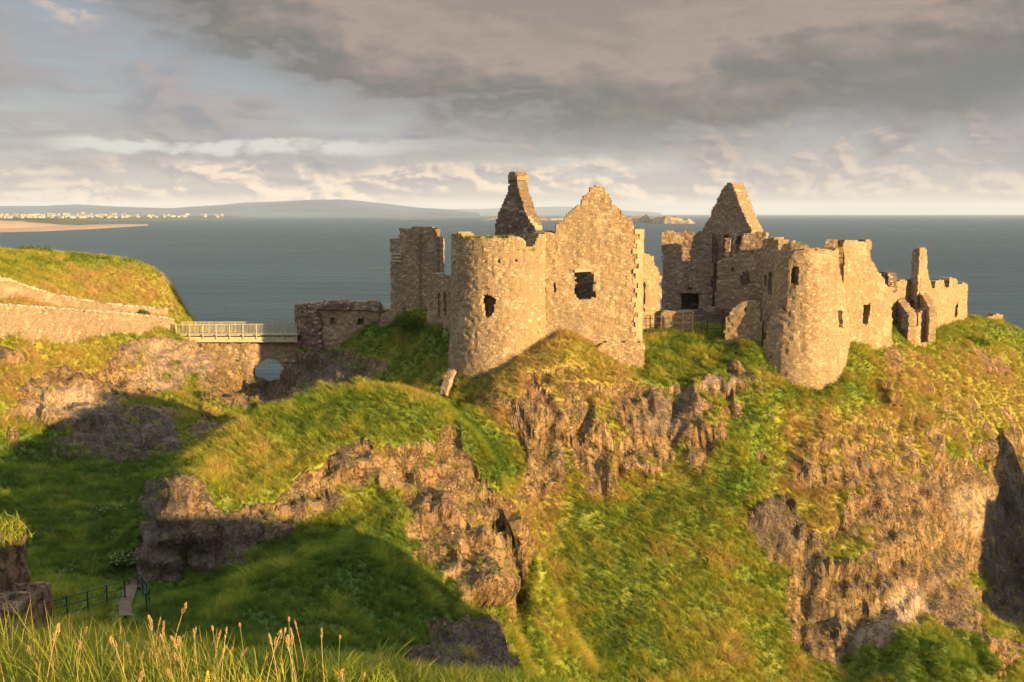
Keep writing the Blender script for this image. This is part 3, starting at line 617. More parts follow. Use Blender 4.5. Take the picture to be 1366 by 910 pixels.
# ------------------------------------------------------------------ ruined walls
def in_poly(x, y, poly):
    inside = np.zeros(x.shape, bool); n_ = len(poly)
    for i in range(n_):
        x1, y1 = poly[i]; x2, y2 = poly[(i + 1) % n_]
        if y1 == y2: continue
        c = ((y1 > y) != (y2 > y)) & (x < (x2 - x1) * (y - y1) / (y2 - y1) + x1); inside ^= c
    return inside
class Wall:
    """a wall standing on a plan line; outlines and openings are given as photo pixels and carried on to its face"""
    def __init__(self, plan, vis=None, step=0.25):
        plan = np.array(plan, float); pts = [plan[0]]
        for a, b in zip(plan[:-1], plan[1:]):
            k = max(1, int(np.linalg.norm(b - a) / step))
            pts += [a + (b - a) * (j + 1) / k for j in range(k)]
        self.p = np.array(pts); d = np.linalg.norm(np.diff(self.p, axis=0), axis=1)
        self.s = np.concatenate([[0], np.cumsum(d)]); self.L = self.s[-1]
        tg = np.gradient(self.p, self.s, axis=0); tg /= np.linalg.norm(tg, axis=1, keepdims=True)
        self.nrm = np.stack([tg[:, 1], -tg[:, 0]], 1)
        self.az = self.p[:, 0] / self.p[:, 1]
        if vis is None: self.lo, self.hi = 0, len(self.p)
        else: self.lo, self.hi = vis
    def sz(self, u, v):
        d = ray(u, v); a = d[0] / d[1]
        az = self.az[self.lo:self.hi]; s = self.s[self.lo:self.hi]; y = self.p[self.lo:self.hi, 1]
        if az[-1] < az[0]: az, s, y = az[::-1], s[::-1], y[::-1]
        s_ = np.interp(a, az, s)
        if a < az[0]: s_ = s[0] - (az[0] - a) * y[0]
        if a > az[-1]: s_ = s[-1] + (a - az[-1]) * y[-1]
        Y = np.interp(np.clip(a, az[0], az[-1]), az, y)
        return s_, P(u, v, Y)[2]
    def at(self, s, z, off=0.0):
        s = np.asarray(s, float); x = np.interp(s, self.s, self.p[:, 0]); y = np.interp(s, self.s, self.p[:, 1])
        # run straight on past either end
        t0 = self.p[1] - self.p[0]; t0 = t0 / np.linalg.norm(t0); t1 = self.p[-1] - self.p[-2]; t1 = t1 / np.linalg.norm(t1)
        lo = np.minimum(s, 0); hi = np.maximum(s - self.L, 0)
        x = x + lo * t0[0] + hi * t1[0]; y = y + lo * t0[1] + hi * t1[1]
        nx = np.interp(s, self.s, self.nrm[:, 0]); ny = np.interp(s, self.s, self.nrm[:, 1])
        return np.stack([x + nx * off, y + ny * off, np.asarray(z, float) + 0 * x], -1)
    def px(self, u, v, off=0.0):
        s, z = self.sz(u, v); return self.at(s, z, off)
    def build(self, name, mat, outline, holes=(), thick=1.1, batter=None, parent=None, cs=0.18, cz=0.15, rag=0.16, seed=0, relief=0.07, back_extra=None, sz_outline=None):
        polys = [[self.sz(*q) for q in pl] for pl in outline] + list(sz_outline or [])
        hls = [[self.sz(*q) for q in h] for h in holes]
        allp = np.array([q for pl in polys for q in pl]); s0, s1 = allp[:, 0].min() - 0.3, allp[:, 0].max() + 0.3; z0, z1 = allp[:, 1].min(), allp[:, 1].max() + 0.4
        ns = int((s1 - s0) / cs) + 1; nz = int((z1 - z0) / cz) + 1
        S, Z = np.meshgrid(s0 + (np.arange(ns) + 0.5) * cs, z0 + (np.arange(nz) + 0.5) * cz, indexing='ij')
        q3 = np.stack([S.ravel(), Z.ravel(), np.full(S.size, 3.3 + seed)], 1)
        jx = (fbm(q3 / 0.55, 3, seed + 1) * 2 * rag + fbm(q3 / 1.6, 2, seed + 5) * rag * 1.6).reshape(S.shape); jz = (fbm(q3 / 0.55, 3, seed + 2) * 2 * rag + fbm(q3 / 1.7, 2, seed + 7) * rag * 2.2).reshape(S.shape)
        solid = np.zeros(S.shape, bool)
        for pl in polys: solid |= in_poly(S + jx, Z + jz, pl)
        for h in hls: solid &= ~in_poly(S + jx * 0.8, Z + jz * 0.6, h)
        # corner grid
        SC, ZC = np.meshgrid(s0 + np.arange(ns + 1) * cs, z0 + np.arange(nz + 1) * cz, indexing='ij')
        q3 = np.stack([SC.ravel() / 0.30, ZC.ravel() / 0.24, np.full(SC.size, 7.7 + seed)], 1)
        SJ = SC + ((vnoise(q3, seed + 11) - 0.5) * 0.17).reshape(SC.shape); ZJ = ZC + ((vnoise(q3, seed + 12) - 0.5) * 0.14).reshape(SC.shape)
        offb = batter(ZC) if batter is not None else 0.0 * ZC
        rel = ((vnoise(q3, seed + 13) - 0.5) * 2 * relief).reshape(SC.shape) + 0.12 * fbm(np.stack([SC.ravel() / 1.6, ZC.ravel() / 1.2, 0 * SC.ravel() + seed], 1), 3, seed + 14).reshape(SC.shape)
        F_ = self.at(SJ.ravel(), ZJ.ravel(), 0.0); B_ = self.at(SJ.ravel(), ZJ.ravel(), 0.0)
        nx = np.interp(SJ.ravel(), self.s, self.nrm[:, 0]); ny = np.interp(SJ.ravel(), self.s, self.nrm[:, 1])
        of = (offb + rel).ravel(); ob = (-thick - rel * 0.8).ravel()
        F_[:, 0] += nx * of; F_[:, 1] += ny * of; B_[:, 0] += nx * ob; B_[:, 1] += ny * ob
        N_ = (ns + 1) * (nz + 1); V = np.concatenate([F_, B_])
        ci = np.arange(N_).reshape(ns + 1, nz + 1); a, b_, c, d = ci[:-1, :-1], ci[1:, :-1], ci[1:, 1:], ci[:-1, 1:]
        faces = [np.stack([a, b_, c, d], -1)[solid], np.stack([a, d, c, b_], -1)[solid] + N_ * np.array([1, 1, 1, 1])]
        pad = np.pad(solid, 1)
        def side(mask, i, j): return np.stack([i[mask], j[mask], j[mask] + N_, i[mask] + N_], -1)
        faces.append(side(solid & ~pad[:-2, 1:-1], a, d)); faces.append(side(solid & ~pad[2:, 1:-1], c, b_)); faces.append(side(solid & ~pad[1:-1, :-2], b_, a)); faces.append(side(solid & ~pad[1:-1, 2:], d, c))
        Fc = np.concatenate(faces); used = np.unique(Fc); remap = np.zeros(len(V), int); remap[used] = np.arange(len(used))
        return link(name, npmesh(name, V[used], remap[Fc][:, ::-1] if False else remap[Fc], False), mat, parent)
def px2(u, Y): return (P(u, 380, Y)[0], Y)
def circle_plan(cx, cy, r, n=120, a0=-200, a1=160):
    # runs left to right across the side that faces the camera, outward normal on its right
    a = np.radians(np.linspace(a0, a1, n)); return np.stack([cx + r * np.sin(a), cy - r * np.cos(a)], 1)
def rect(u0, v0, u1, v1): return [(u0, v0), (u1, v0), (u1, v1), (u0, v1)]
GRP = 'ruined castle on the cliff'

# front round tower
cxt = P(672, 400, 88.3)[0]; RT = 4.62
plan = circle_plan(cxt, 88.3, RT, 150, -180, 180); ang = np.linspace(-180, 180, 150)
T1 = Wall(plan, None, 5)
vis = np.where((ang > -86) & (ang < 80))[0]; T1.lo, T1.hi = vis[0], vis[-1]
zb = zat(500, 84.5); zt = zat(318, 84.5)
def bat1(z): return 0.42 * np.clip((zb + 6.5 - z) / 6.5, 0, 1.3) ** 1.6
t1 = empty('round_tower', (cxt, 88.3, zb)); tag(t1, 'big round tower at the front with one ragged window, standing left of the front gable', 'tower', GRP)
zt_back = zt - 0.3; zfoot = zb - 1.2
top = [(596, 318), (598, 313), (612, 312), (622, 318), (640, 316), (664, 316), (690, 315), (698, 318), (702, 330), (712, 330), (716, 314), (735, 309), (745, 310)]
ow = [[(592, 512)] + top + [(748, 520)]]
sL, sR = T1.sz(596, 400)[0], T1.sz(742, 400)[0]
back = [[(0, zfoot), (0, zt - 1.0), (sL * 0.3, zt - 0.2), (sL * 0.6, zt - 1.4), (sL + 0.2, zt - 0.2), (sL + 0.2, zfoot)], [(sR - 0.3, zfoot), (sR - 0.3, zt), (sR + 3, zt - 0.6), (sR + 7, zt - 1.6), (T1.L, zt - 1.0), (T1.L, zfoot)]]
win1 = [(641, 398), (645, 394), (650, 392), (660, 396), (661, 404), (659, 415), (654, 424), (649, 426), (645, 418), (642, 408)]
sock = [rect(u - 1.0, 347.5, u + 1.2, 350.5) for u in (606, 635, 665, 688)] + [rect(632, 374, 634, 377)]
T1.build('wall', M['stone'], ow, [win1] + sock, 1.3, bat1, t1, seed=3, sz_outline=back)
turf('turf_cap', [T1.px(u, 316, -0.55) for u in (604, 615, 630, 650, 670, 690)], t1, 700, 0.30, 0.34, 0.30)
turf('turf_cap', [T1.px(u, 333, -0.3) for u in (704, 712)], t1, 120, 0.22, 0.36, 0.2)
m_ = MB(); a_ = T1.px(650, 396, -0.9); b_ = T1.px(650, 428, -0.9); m_.box(((a_ + b_) / 2), (0.42, 0.4, abs(a_[2] - b_[2]))); m_.build('window_mullion', M['dark'], t1)

# front gable with the big window, and its side wall running back
g1 = empty('gabled_house', (*px2(800, 85), zat(500, 84))); tag(g1, 'tall front gable wall with pointed top and big square window beside the front tower', 'ruin', GRP)
G1 = Wall([px2(726, 85.38), px2(856, 85.5)])
og = [(727, 470), (727, 312), (742, 312), (744, 300), (752, 292), (756, 284), (768, 277), (778, 273), (781, 263), (788, 252), (797, 247.5), (806, 252), (816, 266), (818, 275), (830, 284), (845, 299), (848, 306), (859.5, 307), (860, 512), (800, 500)]
hg = [[(768, 363), (786, 361), (791, 364), (793, 380), (794, 399), (782, 400), (772, 399), (768, 390)], rect(738.5, 376, 742.5, 391), rect(816, 489, 818, 492), rect(829, 478, 831, 481)]
fw = G1.build('front_wall', M['stone'], [og], hg, 1.1, None, g1, seed=21, rag=0.19)
G1b = Wall([px2(790, 85.1), px2(858, 85.2)])
G1b.build('plinth', M['stone'], [[(786, 468), (800, 462), (812, 456), (856, 456), (858, 512), (840, 512), (800, 505)]], [], 0.6, None, g1, seed=23)
nx = G1.nrm[-1]; c1 = np.array(px2(856, 85.5)); e1 = np.array(px2(850, 94.0))
S1 = Wall([px2(853.5, 86.4), tuple(e1)])
zt2 = zat(306, 85.5); zg = zat(470, 86)
S1.build('side_wall', M['stone'], [], [], 1.0, None, g1, seed=25, sz_outline=[[(0, zg), (0, zt2 - 0.1), (3.0, zt2 - 1.4), (6, zt2 - 3.0), (8.1, zt2 - 4.5), (8.1, zg)]])
m_ = MB()
zq = np.arange(zat(500, 85.5), zat(310, 85.5), 0.42)
for i, z_ in enumerate(zq):
    wd = (0.80 if i % 2 else 0.50) + 0.14 * math.sin(i * 5.1); s_ = G1.L - wd / 2 + 0.10
    m_.box(G1.at(s_, z_ + 0.2, -0.10), (wd, 0.34, 0.412), math.atan2(-nx[0], nx[1]) + math.pi)
m_.build('quoins', M['quoin'], g1)
m_ = MB(); a_ = G1.px(768, 361.5, 0.06); b_ = G1.px(788, 360, 0.06); m_.bar(a_ - np.array([0.1, 0, 0]), b_, 0.24, 0.24); m_.build('window_lintel', M['quoin'], g1)
RW = Wall([px2(735, 95), px2(846, 93.5)])
RW.build('rear_wall', M['brown'], [[(735, 440), (735, 352), (760, 345), (786, 352), (820, 347), (846, 345), (846, 460), (735, 460)]], [], 0.9, None, g1, seed=29)
# low cap wall seen between tower and gable
W9 = Wall([px2(722, 92), px2(745, 91.5)]); o = W9.build('cross_wall', M['stone'], [[(721, 345), (721, 309.5), (744, 308.5), (744, 345)]], [], 0.8, None, g1, seed=27)

# chimney gable behind the tower
C1 = Wall([px2(659, 96.6), px2(714, 92.6)])
o = C1.build('chimney_gable', M['dark'], [[(658, 400), (661, 315), (661, 300), (664, 288), (668, 278), (672, 266), (677, 255), (678, 248), (677.5, 238), (679, 231.5), (689, 230.5), (690, 246), (693, 258), (697, 270), (700, 282), (705, 291), (709, 300), (711, 312), (713, 330), (714, 400)]], [], 1.35, None, None, seed=31, rag=0.13)  # darker stone carries the shade of its left face
tag(o, 'dark narrow gable with a chimney top rising behind the front round tower', 'ruin', GRP)
o2 = C1.build('flue_facing', M['stone'], [[(679, 240), (679.3, 230.2), (689.5, 229.6), (689.8, 240)]], [], 1.42, lambda z: 0.06 + 0 * z, o, seed=32, rag=0.06)

# square tower left of the front tower
st = empty('square_tower', (*px2(555, 101), zat(425, 101))); tag(st, 'square ruined tower with a sunlit broken top, left of the front round tower', 'tower', GRP)
A_, B_, C_ = px2(521.5, 102.5), px2(578, 99.5), px2(593, 103.5)
ST = Wall([A_, B_, C_])
ost = [(521, 432), (522, 345), (520.5, 334), (520.5, 320), (532, 320), (532.5, 306.5), (549, 306), (551, 302), (566, 302.5), (577, 304.5), (580, 314), (586, 322), (588, 316), (593.5, 317.5), (593, 345), (591.5, 432)]
ST.build('wall', M['brown'], [ost], [], 1.6, None, st, seed=41, rag=0.14)
D_ = tuple(np.array(A_) + np.array([2.4, 4.6]))
SB = Wall([C_, D_, A_]); zbk = zat(326, 102)
SB.build('rear_wall', M['brown'], [], [], 1.0, None, st, seed=42, sz_outline=[[(0.3, zat(432, 102)), (0.3, zbk), (3, zbk + 0.4), (SB.L - 0.4, zbk - 0.3), (SB.L - 0.4, zat(432, 102))]])
m_ = MB()
dST = (np.array(B_) - np.array(A_)); dST /= np.linalg.norm(dST); aST = math.atan2(dST[1], dST[0])
for v_ in (339, 343.5, 348):
    m_.box(ST.px(529.5, v_, 0.05), (1.35, 0.26, 0.22), aST)
m_.build('string_course', M['quoin'], st)
# low curtain between square and round towers, two slits
LW = Wall([px2(566, 98), px2(606, 90.5)])
o = LW.build('curtain_wall', M['brown'], [[(568, 450), (571, 372), (576, 365), (588, 370), (600, 368), (606, 372), (607, 450)]], [rect(583.5, 391, 587, 424), rect(592, 392, 595, 420)], 1.0, None, None, seed=45)
tag(o, 'short low wall with two narrow slits between the square tower and front round tower', 'wall', GRP)
turf('turf_cap', [LW.px(u, 369, -0.4) for u in (573, 582, 592, 602)], o, 220, 0.3, 0.3, 0.3)

# gatehouse by the bridge
gh = Wall([px2(399, 111.00), px2(393.5, 108.50), px2(397, 106.60), px2(405, 105.40), px2(416, 104.70), px2(430, 104.40), px2(506, 103.00), px2(513, 105.50)])
o = gh.build('gatehouse', M['brown'], [[(391, 490), (391.5, 432), (394, 424), (398, 413), (405, 405), (432, 403.5), (448, 400.5), (462, 402.5), (470, 404), (507, 403), (511, 412), (514, 422), (515, 452), (470, 490), (430, 500)]], [rect(440, 424, 449, 436), rect(476, 423, 484, 432)], 1.2, None, None, seed=51, rag=0.14, relief=0.09)
tag(o, 'shaded low gatehouse wall of rough stone at the right end of the footbridge', 'gatehouse', GRP)
ge_ = Wall([px2(398, 110.7), px2(392.5, 108.3), px2(396, 106.4), px2(404, 105.15), px2(416, 104.4), px2(429, 104.1)])
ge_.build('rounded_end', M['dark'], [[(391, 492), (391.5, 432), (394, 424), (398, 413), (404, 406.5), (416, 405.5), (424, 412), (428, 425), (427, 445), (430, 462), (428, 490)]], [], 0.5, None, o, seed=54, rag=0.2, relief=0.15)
gb = Wall([px2(396, 112.50), px2(470, 113.00), px2(515, 108.00)])
gb.build('rear_wall', M['brown'], [[(394, 470), (395, 425), (400, 414), (440, 410), (500, 410), (513, 416), (514, 450)]], [], 1.0, None, o, seed=52)
band = Wall([px2(420, 104.35), px2(505, 102.85)])
band.build('top_course', M['dark'], [[(420, 413), (420, 406), (448, 404.5), (506, 406.5), (509, 416), (470, 413)]], [], 0.35, lambda z: 0.07 + 0 * z, o, seed=53, rag=0.05)
rb = Wall([px2(508, 102.10), px2(535, 100.90)])
o = rb.build('rubble_wall', M['brown'], [[(505, 450), (506, 424), (512, 417), (520, 414), (534, 412), (540, 420), (545, 450)]], [], 1.2, None, None, seed=55, rag=0.22)
tag(o, 'low broken rubble wall between the gatehouse and the square tower', 'wall', GRP)

# buildings behind, between gable and right tower
W1 = Wall([px2(850, 92.0), px2(886, 94.5)])
o = W1.build('courtyard_wall', M['stone'], [[(848, 450), (848, 340), (860, 338), (872, 341), (873, 352), (878, 360), (884, 368), (880, 380), (884, 392), (881, 404), (885, 440), (884, 450)]], [[(855, 378), (861.5, 376), (861, 395), (860, 416), (855, 418)]], 1.1, None, None, seed=61, rag=0.18)
tag(o, 'sunlit ragged wall with a dark slit just right of the front gable', 'wall', GRP)
Aw = Wall([px2(883, 104.5), px2(950, 103.0)])
mh = empty('manor_ruin', (*px2(950, 104), zat(440, 104))); tag(mh, 'roofless manor with a steep sharp gable in the middle of the ruin', 'ruin', GRP)
Aw.build('rear_wall', M['brown'], [[(884, 460), (885, 400), (884, 355), (882, 340), (882, 311), (900, 309), (925, 309.5), (941, 309), (950, 312), (950, 460)]], [rect(909, 390, 932, 414), [(917, 387), (920, 380), (925, 387)]], 1.1, None, mh, seed=63)
FB = Wall([px2(900, 106.2), px2(940, 105.8)]); FB.build('fireplace_back', M['dark'], [[(902, 420), (902, 384), (938, 384), (938, 420)]], [], 0.5, None, mh, seed=64)
m_ = MB(); m_.bar(Aw.px(906, 389, 0.1), Aw.px(934, 389, 0.1), 0.26, 0.3); m_.build('lintel', M['brown'], mh)
Bg = Wall([px2(922, 107.5), px2(1006, 98.5)])
Bg.build('gable', M['brown'], [[(922, 460), (930, 312), (937, 308), (943, 296), (949, 283), (955, 271), (961, 258), (965, 249), (972, 243.5), (976, 243.5), (979, 250), (984, 263), (990, 278), (996, 293), (1002, 306), (1004, 320), (1006, 460)]], [[(963, 345), (964, 330), (966, 313), (972, 312), (973, 345)], [(980, 340), (981, 316), (989, 313), (991, 335)]], 1.45, None, mh, seed=65, rag=0.12)
Cw = Wall([px2(949, 98.8), px2(1023, 96.4)])
Cw.build('inner_wall', M['brown'], [[(948, 470), (951, 420), (954, 395), (958, 372), (958, 352), (964, 346), (966.5, 344), (967, 318), (974, 316.5), (975, 341), (981, 339), (986, 336), (989, 320), (994, 313), (1004, 311), (1020, 309.5), (1021.5, 340), (1022, 470)]], [[(986, 372), (989, 364), (996, 361), (1000, 364), (999, 378), (995, 383), (988, 380)], rect(976, 357, 981, 362)], 1.0, None, mh, seed=67, rag=0.14)
L1w = Wall([px2(879.5, 93.2), px2(926, 92.8)])
o = L1w.build('low_wall', M['stone'], [[(880, 455), (881, 417), (890, 414), (905, 416), (924, 415), (926, 425), (925, 455)]], [], 0.9, None, None, seed=71, rag=0.12)
tag(o, 'low sunlit wall behind the iron railing, in the courtyard left half', 'wall', GRP)
L2w = Wall([px2(925, 98), px2(966, 97)])
o = L2w.build('low_wall', M['dark'], [[(926, 455), (926, 414), (935, 411), (950, 411), (964, 413), (966, 455)]], [], 0.9, None, None, seed=73, rag=0.12)  # shaded half of the low wall, darkened through its stone
tag(o, 'low shaded wall behind the iron railing, in the courtyard right half', 'wall', GRP)
L3w = Wall([px2(967, 89.2), px2(1014, 88.0)])
o = L3w.build('wall_stub', M['stone'], [[(966, 465), (967, 440), (969, 424), (976, 414), (984, 407), (997, 402.5), (1008, 404), (1014, 410), (1016, 465)]], [rect(993, 411, 995, 414)], 1.0, None, None, seed=75, rag=0.14)
tag(o, 'rounded stump of wall half in shade, just left of the right round tower', 'wall', GRP)

# right round tower
cx2 = P(1078, 450, 88.6)[0]; T2 = Wall([px2(1036, 91), px2(1032, 89.4), px2(1034, 88.2), px2(1041, 86.9), px2(1052, 86.15), px2(1066, 85.8), px2(1080, 85.65), px2(1094, 85.75), px2(1105, 86.2), px2(1113, 87.1), px2(1117, 88.6), px2(1114, 91)])
T2.lo, T2.hi = [int(np.argmin(abs(T2.az - px2(u_, 88)[0] / 88) + 0.02 * abs(T2.p[:, 1] - y_))) for u_, y_ in ((1033, 88.6), (1117, 88.3))]; T2.hi += 1
zb2 = zat(515, 85.2); zt2_ = zat(332, 85.9)
def bat2(z): return np.clip((zt2_ - 2.0 - z) / 9.5, 0, 1.3) * 0.50
t2 = empty('round_tower', (cx2, 88.6, zb2)); tag(t2, 'flared round tower with a grassy broken top, right of the sharp gable', 'tower', GRP)
sL, sR = T2.sz(1036, 400)[0], T2.sz(1112, 400)[0]
T2.build('wall', M['stone'], [[(1030, 530), (1032, 420), (1035, 338), (1041, 333), (1046, 325), (1057, 323), (1066, 326), (1076, 328), (1084, 333), (1100, 333), (1117, 334), (1120, 345), (1120, 530)]], [[(1055, 371), (1056, 360), (1060, 356), (1065, 358), (1066, 372), (1064, 380), (1055, 379)], rect(1064, 483, 1067, 486), rect(1064, 465, 1067, 468)], 1.1, bat2, t2, seed=81, rag=0.15,
         sz_outline=[[(0, zb2 - 1), (0, zt2_ - 0.6), (sL + 0.1, zt2_ - 0.2), (sL + 0.1, zb2 - 1)], [(sR - 0.2, zb2 - 1), (sR - 0.2, zt2_ + 0.1), (T2.L, zt2_ - 0.6), (T2.L, zb2 - 1)]])
K2 = Wall([px2(1020, 87.5), px2(1033, 86.7), px2(1048, 85.95), px2(1062, 85.5), px2(1078, 85.25), px2(1092, 85.3), px2(1106, 85.7), px2(1118, 86.5), px2(1127, 87.8), px2(1131, 90)])
def bat3(z): return np.clip((zat(408, 86) - z) / 7.0, 0, 1.25) * 0.62
K2.build('casing', M['stone'], [[(1016, 535), (1018, 500), (1021, 470), (1024, 445), (1025, 436), (1027, 428), (1032, 415), (1038, 408), (1043, 411), (1048, 417), (1051, 400), (1050, 372), (1054, 345), (1060, 336), (1075, 332.5), (1100, 334), (1115, 336), (1119, 350), (1126, 385), (1132, 420), (1136, 460), (1138, 535)]], [[(1054, 373), (1055, 359), (1060, 355), (1066, 357), (1067, 373), (1065, 381), (1054, 380)], rect(1117, 414, 1122, 437), rect(1030, 473, 1033, 477)], 0.6, bat3, t2, seed=83, rag=0.15)
T2b = Wall([px2(1036, 92.4), px2(1114, 92.4)])
T2b.build('rear_wall', M['brown'], [[(1036, 520), (1036, 345), (1060, 352), (1090, 346), (1114, 350), (1114, 520)]], [], 0.9, None, t2, seed=84)
turf('turf_cap', [T2.px(u, v, -0.5) for u, v in ((1043, 331), (1052, 324), (1062, 325), (1074, 329))], t2, 320, 0.3, 0.30, 0.45)
T2l = Wall([px2(1012, 93.00), px2(1037, 88.60)])
o = T2l.build('tower_remnant', M['brown'], [[(1016, 500), (1017, 400), (1016, 330), (1019, 320), (1030, 318), (1039, 321), (1039, 340), (1040, 500)]], [rect(1019, 366, 1023, 382), rect(1025, 362, 1029, 392)], 0.9, None, None, seed=85, rag=0.17)
tag(o, 'dark fragment of wall clinging to the left side of the right round tower', 'wall', GRP)
turf('turf_cap', [T2l.px(u, 321, -0.4) for u in (1018, 1024, 1032, 1038)], o, 160, 0.3, 0.28, 0.4)

# curtain wall right of it
W2 = Wall([px2(1100, 90.90), px2(1122, 90.50), px2(1190, 93.58)])
o = W2.build('curtain_wall', M['stone'], [[(1098, 520), (1099, 346), (1102.5, 322), (1112, 319.5), (1117, 321), (1118.5, 337), (1119, 376), (1124, 377), (1126, 340), (1124, 331), (1128, 320.5), (1141, 320), (1147, 322), (1162.5, 321), (1162, 345), (1167, 352), (1172, 362), (1180, 372), (1184, 382), (1190, 384), (1191, 440), (1187, 505), (1150, 500)]], [[(1151, 432), (1152, 406), (1161, 404), (1160, 420), (1157, 433)], rect(1118.5, 415, 1123.5, 438)], 1.1, None, None, seed=91, rag=0.14)
tag(o, 'tall stepped curtain wall with one dark slot joined to the right round tower', 'wall', GRP)
W2s = Wall([px2(1123, 90.60), px2(1128, 93.50)]); W2s.build('return_wall', M['stone'], [[(1122.5, 480), (1122.5, 331), (1127.5, 321), (1127.5, 480)]], [], 1.6, None, o, seed=92)
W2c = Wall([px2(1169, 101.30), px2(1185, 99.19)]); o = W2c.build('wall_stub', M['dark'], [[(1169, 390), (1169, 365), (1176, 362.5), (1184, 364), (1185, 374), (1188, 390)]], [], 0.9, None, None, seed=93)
tag(o, 'small dark stump showing over the step of the right curtain wall', 'wall', GRP)
W3 = Wall([px2(1184, 98.71), px2(1242, 103.50)])
o = W3.build('curtain_wall', M['stone'], [[(1182, 455), (1183, 392), (1187, 382), (1193, 376), (1210, 373.5), (1224, 374), (1238, 376), (1243, 380), (1243, 460)]], [rect(1181, 410, 1187, 423), [(1207, 406), (1211, 401), (1213, 406), (1213, 411), (1209, 410)]], 1.0, None, None, seed=95, rag=0.13)
tag(o, 'sunlit wall section behind the chimney stack towards the right end of the ruin', 'wall', GRP)
Ch = Wall([px2(1214.5, 101.2), px2(1224.5, 99.9), px2(1239, 102.0)])
o = Ch.build('chimney_stack', M['stone'], [[(1214.5, 400), (1215.5, 335), (1218, 332), (1228, 331), (1236, 332.5), (1237, 345), (1237.5, 362), (1239, 372), (1240, 412), (1222, 412), (1220, 400)]], [], 0.45, None, None, seed=97, rag=0.07)
tag(o, 'lone tall chimney stack on the wall near the right end of the ruin', 'chimney', GRP)
Fn = Wall([px2(1193, 100.82), px2(1213.5, 96.77)])
o = empty('gatelodge_ruin', (*px2(1220, 97.43), zat(448, 92))); tag(o, 'small broken wall corner with a dark doorway below the chimney stack', 'ruin', GRP)
Fn.build('side_wall', M['stone'], [[(1193, 455), (1194, 396), (1199, 402), (1206, 411), (1213, 420), (1213.5, 462)]], [], 0.8, None, o, seed=101, rag=0.06)
Fr = Wall([px2(1213, 96.78), px2(1241, 98.80)])
Fr.build('front_wall', M['stone'], [[(1212.5, 462), (1212.5, 418), (1218, 415), (1223, 420), (1232, 414), (1241, 411), (1241, 430), (1238, 440), (1236, 462)]], [[(1219, 436), (1221, 426), (1219, 420), (1225, 419), (1226, 428), (1224, 436)]], 0.8, None, o, seed=103, rag=0.1)
FtShade = Wall([px2(1221, 101.41), px2(1241, 97.80)])
FtShade.build('side_wall', M['stone'], [[(1221, 455), (1222, 415), (1228, 391), (1234, 400), (1241, 410), (1241, 455)]], [], 0.7, None, o, seed=104, rag=0.06)  # fin added to draw a dark triangle of shadow
W4 = Wall([px2(1236, 102.89), px2(1291, 112.50), px2(1293, 114.50)])
o = W4.build('crenellated_wall', M['stone'], [[(1235, 462), (1236, 374), (1241, 373), (1243, 384), (1247, 385), (1248, 375), (1254, 372), (1259, 374), (1260.5, 384), (1265.5, 383), (1267, 372), (1273, 370.5), (1277, 374), (1278, 379.5), (1285, 378.5), (1289, 378), (1291, 384), (1291.5, 445)]], [[(1273.5, 424), (1275, 410), (1276, 402), (1278.5, 407), (1278, 416), (1276.5, 424)]], 1.0, None, None, seed=107, rag=0.10)
tag(o, 'end wall with worn gapped battlements at the far right of the ruin', 'wall', GRP)
E4 = Wall([px2(1291.5, 113), px2(1287, 120)]); E4.build('return_wall', M['stone'], [], [], 0.9, None, o, seed=108, sz_outline=[[(0.3, zat(440, 113)), (0.3, zat(380, 113)), (6.5, zat(384, 113)), (6.5, zat(440, 113))]])
W5 = Wall([px2(1298, 115.00), px2(1340, 116.50)])
o = W5.build('wall_stub', M['stone'], [[(1297, 445), (1299, 425), (1310, 428), (1318, 423), (1330, 418.5), (1338, 419), (1339, 445)]], [], 0.8, None, None, seed=111, rag=0.16)
tag(o, 'tiny low wall remnant on the grass beyond the battlemented end wall', 'wall', GRP)
for u_, v_ in ((1300, 415), (1320, 416)):
    a_ = P(u_, 430, 117.5); o = MB().bar(a_ - np.array([0, 0, 0.4]), P(u_, v_, 117.5), 0.13, 0.13, 6).build('fence_post', M['metal'])
    tag(o, 'short dark fence post standing behind the tiny wall remnant, ' + ('nearer the battlements' if u_ == 1300 else 'nearer the cliff end'), 'post', 'fence posts at the cliff end')

# leaning slab below the front tower
sb = MB(); a_, b_ = P(591, 528, 82.4), P(603, 494, 83.4); sb.bar(a_, b_, 0.62, 0.4)
o = sb.build('stone_slab', M['brown']); tag(o, 'long stone slab leaning against the foot of the front round tower', 'slab')
bm_ = bmesh.new(); bm_.from_mesh(o.data); bmesh.ops.subdivide_edges(bm_, edges=bm_.edges[:], cuts=6, use_grid_fill=True)
cv = np.array([v.co[:] for v in bm_.verts]); dn = fbm(cv / 0.8, 3, 5) * 0.5
for v, dd_ in zip(bm_.verts, dn): v.co += v.co.normalized() * 0 + Vector((dd_, dd_ * 0.6, dd_ * 0.3))
bm_.to_mesh(o.data); bm_.free()

